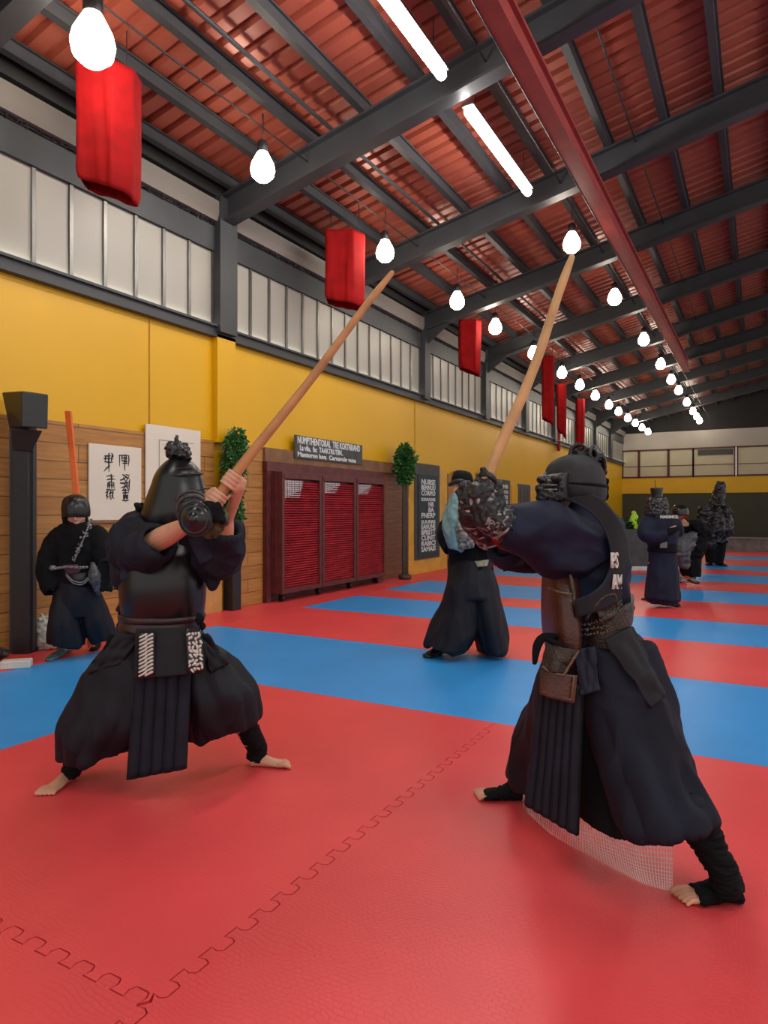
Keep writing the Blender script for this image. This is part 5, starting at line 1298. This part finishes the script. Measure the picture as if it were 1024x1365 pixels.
foot(bm, fh, ft, fh + UP * .1); foot(bm, fh2, ft2, fh2 + UP * .1)
obj('body', fuse(bm, .014, 1), SKIN, re_)
for a, b in ((fh, ft), (fh2, ft2)):
    bm = NB(); foot(bm, a, b, a + UP * .1, s=1.15, toes=False, fat=.008); obj('shoe', fuse(bm, .012, 1), BLACKP, re_)
bm = NB(); sec(bm, Z, [(870, 684, 886, 684, 0, .08), (860, 690, 900, 690, 0, .14), (858, 705, 904, 708, 0, .17), (866, 735, 900, 735, 0, .15), (864, 765, 903, 765, 0, .18), (861, 794, 905, 797, 0, .21), (861, 797, 905, 800, 0, .21)], n=44, fold=lambda th, t: (.05 * t if t > .5 else 0) * (abs(math.sin(5 * th)) - .6), cup1=.06)
tube(bm, Z, [(866, 696, 0, .12), (862, 710, -.10, .12), (872, 716, -.2, .10), (890, 712, -.26, .075)], n=18, cup1=.04)
tube(bm, Z, [(896, 696, 0, .11), (903, 708, .1, .09)], n=16)
bm_ = NB(); tube(bm_, Z, [(888, 711, -.25, .05), (897, 707, -.26, .05), (903, 704, -.25, .035)], n=10); obj('glove', fuse(bm_, .012, 1), BLACKC, re_)
obj('coat', fuse(bm, .014, 2, folds(.014, 5, (1, 1, .5))), NAVY, re_)
bm = NB(); sec(bm, Z, [(865, 724, 902, 724, 0, .17), (864, 735, 902, 736, 0, .18)], n=36); obj('sash', bm, BLACKC, re_)
bm = NB(); pbox(bm, 880, 722, 890, 731, Z - .2, .05); obj('belt_buckle', bm, ALU, re_, smooth=False, bevel=.01)
bm = NB(); lathe(bm, P(876, 668), UP + RT * -.02, [(.10, -.05), (.10, -.01), (.085, 0), (.075, .03), (.078, .10), (.088, .17), (.088, .185), (.08, .19), (.078, .18), (0, .175)], 24); ht = obj('hat', bm, LACQ2, re_)
bm = NB(); tubew(bm, [(P(874, 652), .006), (P(873, 640), .004)], n=6); obj('spike', bm, BLACKP, ht)
bm = NB(); sec(bm, Z, [(866, 664, 886, 664, 0, .12), (863, 672, 889, 672, 0, .14), (860, 682, 890, 682, 0, .15), (862, 690, 892, 690, 0, .14)], n=26); obj('neck_guard', fuse(bm, .012, 1, folds(.02, 24, (1, 1, 1))), LACQ2, re_)
bm = NB(); M = frame(P(880, 691, -.155), RT, UP); textmesh(bm, 'NANNOL', M, .06, .012, bold=.002); obj('lettering', bm, WHITEC, re_, label='small white letters across the shoulder')

# ================= crouching figure with bag =================
Z = 12.3
rf = person(Vector((P(918, 775).x, P(918, 775).y, 0)), 'person in black round helmet leaning over with a grey bag, beside the long navy coat')
bm = NB(); head(bm, P(906, 688), -RT * .8 - FWD * .5 - UP * .2, UP, 1.05)
tubew(bm, [(P(910, 696), .07), (P(914, 704), .08)], n=12)
sec(bm, Z, [(906, 706, 932, 702, 0, .14), (908, 725, 932, 722, 0, .14), (910, 742, 932, 742, 0, .14)], n=18)
tube(bm, Z, [(912, 706, -.1, .06), (902, 712, -.25, .05), (896, 702, -.35, .04)], n=12); tube(bm, Z, [(928, 706, .1, .06), (938, 710, -.1, .05), (930, 700, -.3, .04)], n=12)
for f_ in range(5): tube(bm, Z, [(896, 700 + f_, -.35, .016), (892, 698 + f_ * 1.2, -.37, .013), (889, 699 + f_ * 1.3, -.35, .011)], n=7)
fh, ft = floor_pt(926, 772), floor_pt(912, 774); fh2, ft2 = floor_pt(914, 772), floor_pt(930, 778)
tube(bm, Z, [(916, 742, 0, .1), (916, 770, .1, .05)], n=12); tube(bm, Z, [(924, 742, 0, .1), (922, 768, .1, .05)], n=12)
foot(bm, fh, ft, fh + UP * .1); foot(bm, fh2, ft2, fh2 + UP * .1)
obj('body', fuse(bm, .016, 1), SKIN, rf)
for a, b in ((fh, ft), (fh2, ft2)):
    bm = NB(); foot(bm, a, b, a + UP * .12, s=1.2, toes=False, fat=.01); obj('shoe', fuse(bm, .014, 1), BLACKP, rf)
bm = NB(); sec(bm, Z, [(908, 700, 930, 698, 0, .16), (898, 712, 940, 708, 0, .22), (900, 730, 940, 728, 0, .22), (908, 742, 935, 742, 0, .18)], n=30)
tube(bm, Z, [(908, 706, -.1, .12), (900, 712, -.25, .11), (896, 704, -.33, .09)], n=16); tube(bm, Z, [(925, 702, .1, .12), (940, 708, 0, .12), (938, 708, -.1, .11), (928, 701, -.3, .09)], n=16); bl(bm, Z, 890, 699, -.35, .07)
obj('jacket', fuse(bm, .016, 2, folds(.03, 8, (1, 1, 1))), BLACKC, rf)
bm = NB(); sec(bm, Z, [(906, 738, 934, 738, 0, .17), (907, 755, 933, 755, 0, .18), (912, 768, 932, 768, 0, .17)], n=30, cup1=.04); obj('trousers', fuse(bm, .016, 2, folds(.02, 6)), BLACKC, rf)
bm = NB(); sec(bm, Z, [(900, 673, 912, 673, 0, .08), (896, 679, 917, 679, 0, .15), (896, 687, 917, 687, 0, .16)], n=26); hm = obj('helmet', bm, LACQ2, rf)
bm = NB(); tube(bm, Z, [(896, 690, -.15, .018), (906, 692, -.2, .018), (917, 688, -.12, .018)], n=8); obj('red_band', bm, REDC, hm)
bm = NB(); pbox(bm, 896, 696, 919, 702, Z - .42, .12); o = obj('wooden_case', bm, mat('tan_case', (.30, .18, .09), .5, var=.4, vs=30), smooth=False, bevel=.02); tag(o, 'tan slatted case held at the chest of the round-helmeted figure', 'case')
bm = NB(); sec(bm, Z, [(903, 712, 930, 710, -.30, .12), (896, 724, 925, 724, -.32, .16), (895, 742, 918, 744, -.32, .15), (902, 752, 916, 757, -.30, .11)], n=30); o = obj('grey_bag', fuse(bm, .014, 2, folds(.035, 7, (1, 1, 1))), GREYB); tag(o, 'bulky grey bag slung at the hip of the round-helmeted figure', 'bag')
bp = floor_pt(909, 777); bm = NB(); blob(bm, bp + UP * .14, (.10, .10, .13), lump=.6, ls=12); blob(bm, bp + UP * .06, (.08, .09, .06), lump=.6, seed=5); me = fuse(bm, .014, 1)
for v in me.vertices: v.co.z = max(v.co.z, .002)
o = obj('white_bundle', me, mat('speckled_cloth', (.3, .3, .32), .6, var=.7, vs=30)); tag(o, 'small crumpled white and dark bundle on the mat by the coat hem', 'bundle')

# ================= far armoured figure =================
Z = 16.6
rg = person(Vector((P(956, 754).x, P(956, 754).y, 0)), 'person in black armour with tall leaning headpiece, farthest figure at right')
bm = NB(); head(bm, P(956, 664), -RT * .3 - FWD, UP, 1.1)
tubew(bm, [(P(955, 672), .08), (P(955, 682), .10)], n=12)
sec(bm, Z, [(943, 682, 966, 682, 0, .15), (944, 705, 966, 705, 0, .16), (942, 722, 966, 722, 0, .16)], n=18)
tube(bm, Z, [(944, 684, 0, .09), (939, 700, -.1, .08), (948, 710, -.3, .06)], n=12); tube(bm, Z, [(964, 684, 0, .09), (967, 700, -.1, .08), (958, 706, -.3, .06)], n=12)
for f_ in range(5): tube(bm, Z, [(950, 712 - f_ * 1.2, -.3, .02), (954, 711 - f_ * 1.2, -.34, .016), (957, 711 - f_ * 1.2, -.32, .014)], n=7)
fh, ft = floor_pt(948, 751), floor_pt(944, 754); fh2, ft2 = floor_pt(954, 752), floor_pt(967, 755)
tube(bm, Z, [(948, 720, 0, .12), (948, 748, 0, .06)], n=12); tube(bm, Z, [(960, 720, 0, .12), (956, 748, 0, .06)], n=12)
foot(bm, fh, ft, fh + UP * .1, s=1.2); foot(bm, fh2, ft2, fh2 + UP * .1, s=1.2)
obj('body', fuse(bm, .02, 1), SKIN, rg)
for a, b in ((fh, ft), (fh2, ft2)):
    bm = NB(); foot(bm, a, b, a + UP * .12, s=1.5, toes=False, fat=.012); obj('shoe', fuse(bm, .018, 1), BLACKP, rg)
bm = NB(); sec(bm, Z, [(947, 676, 962, 676, 0, .14), (938, 684, 968, 684, 0, .22), (939, 700, 968, 700, 0, .26), (944, 715, 966, 714, 0, .22), (940, 722, 968, 722, 0, .26)], n=30)
for x, y, r_ in ((940, 683, .16), (966, 684, .15), (938, 697, .13), (968, 706, .16), (952, 712, .16), (948, 725, .12)): bl(bm, Z, x, y, -.1, (r_ * .9, r_, r_), lump=.5, seed=x)
bm_ = NB(); tube(bm_, Z, [(944, 711, -.28, .09), (953, 710, -.34, .08), (959, 709, -.32, .06)], n=10); obj('glove', fuse(bm_, .018, 1), BLACKC, rg)
tube(bm, Z, [(944, 684, 0, .15), (939, 700, -.1, .14), (948, 710, -.3, .11)], n=12); tube(bm, Z, [(964, 684, 0, .15), (967, 700, -.1, .14), (957, 706, -.32, .12)], n=12)
obj('armour', fuse(bm, .02, 1, folds(.05, 7, (1, 1, 1))), mat('far_armour', (.035, .036, .042), .35, metal=.5, var=.7, vs=10), rg)
bm = NB(); sec(bm, Z, [(940, 715, 957, 715, 0, .2), (941, 735, 955, 735, 0, .18), (942, 750, 953, 750, 0, .16)], n=26); sec(bm, Z, [(952, 715, 968, 715, 0, .2), (952, 735, 966, 735, 0, .18), (951, 751, 963, 751, 0, .16)], n=26); obj('trousers', fuse(bm, .02, 1), BLACKC, rg)
bm = NB(); sec(bm, Z, [(957, 642, 966, 644, .03, .06), (954, 650, 967, 651, .02, .09), (951, 660, 965, 662, 0, .14), (948, 668, 963, 669, 0, .15)], n=26); bl(bm, Z, 956, 674, -.06, (.17, .17, .14), lump=.5)
obj('headpiece', fuse(bm, .018, 1, folds(.03, 14, (1, 1, 1))), LACQ2, rg)
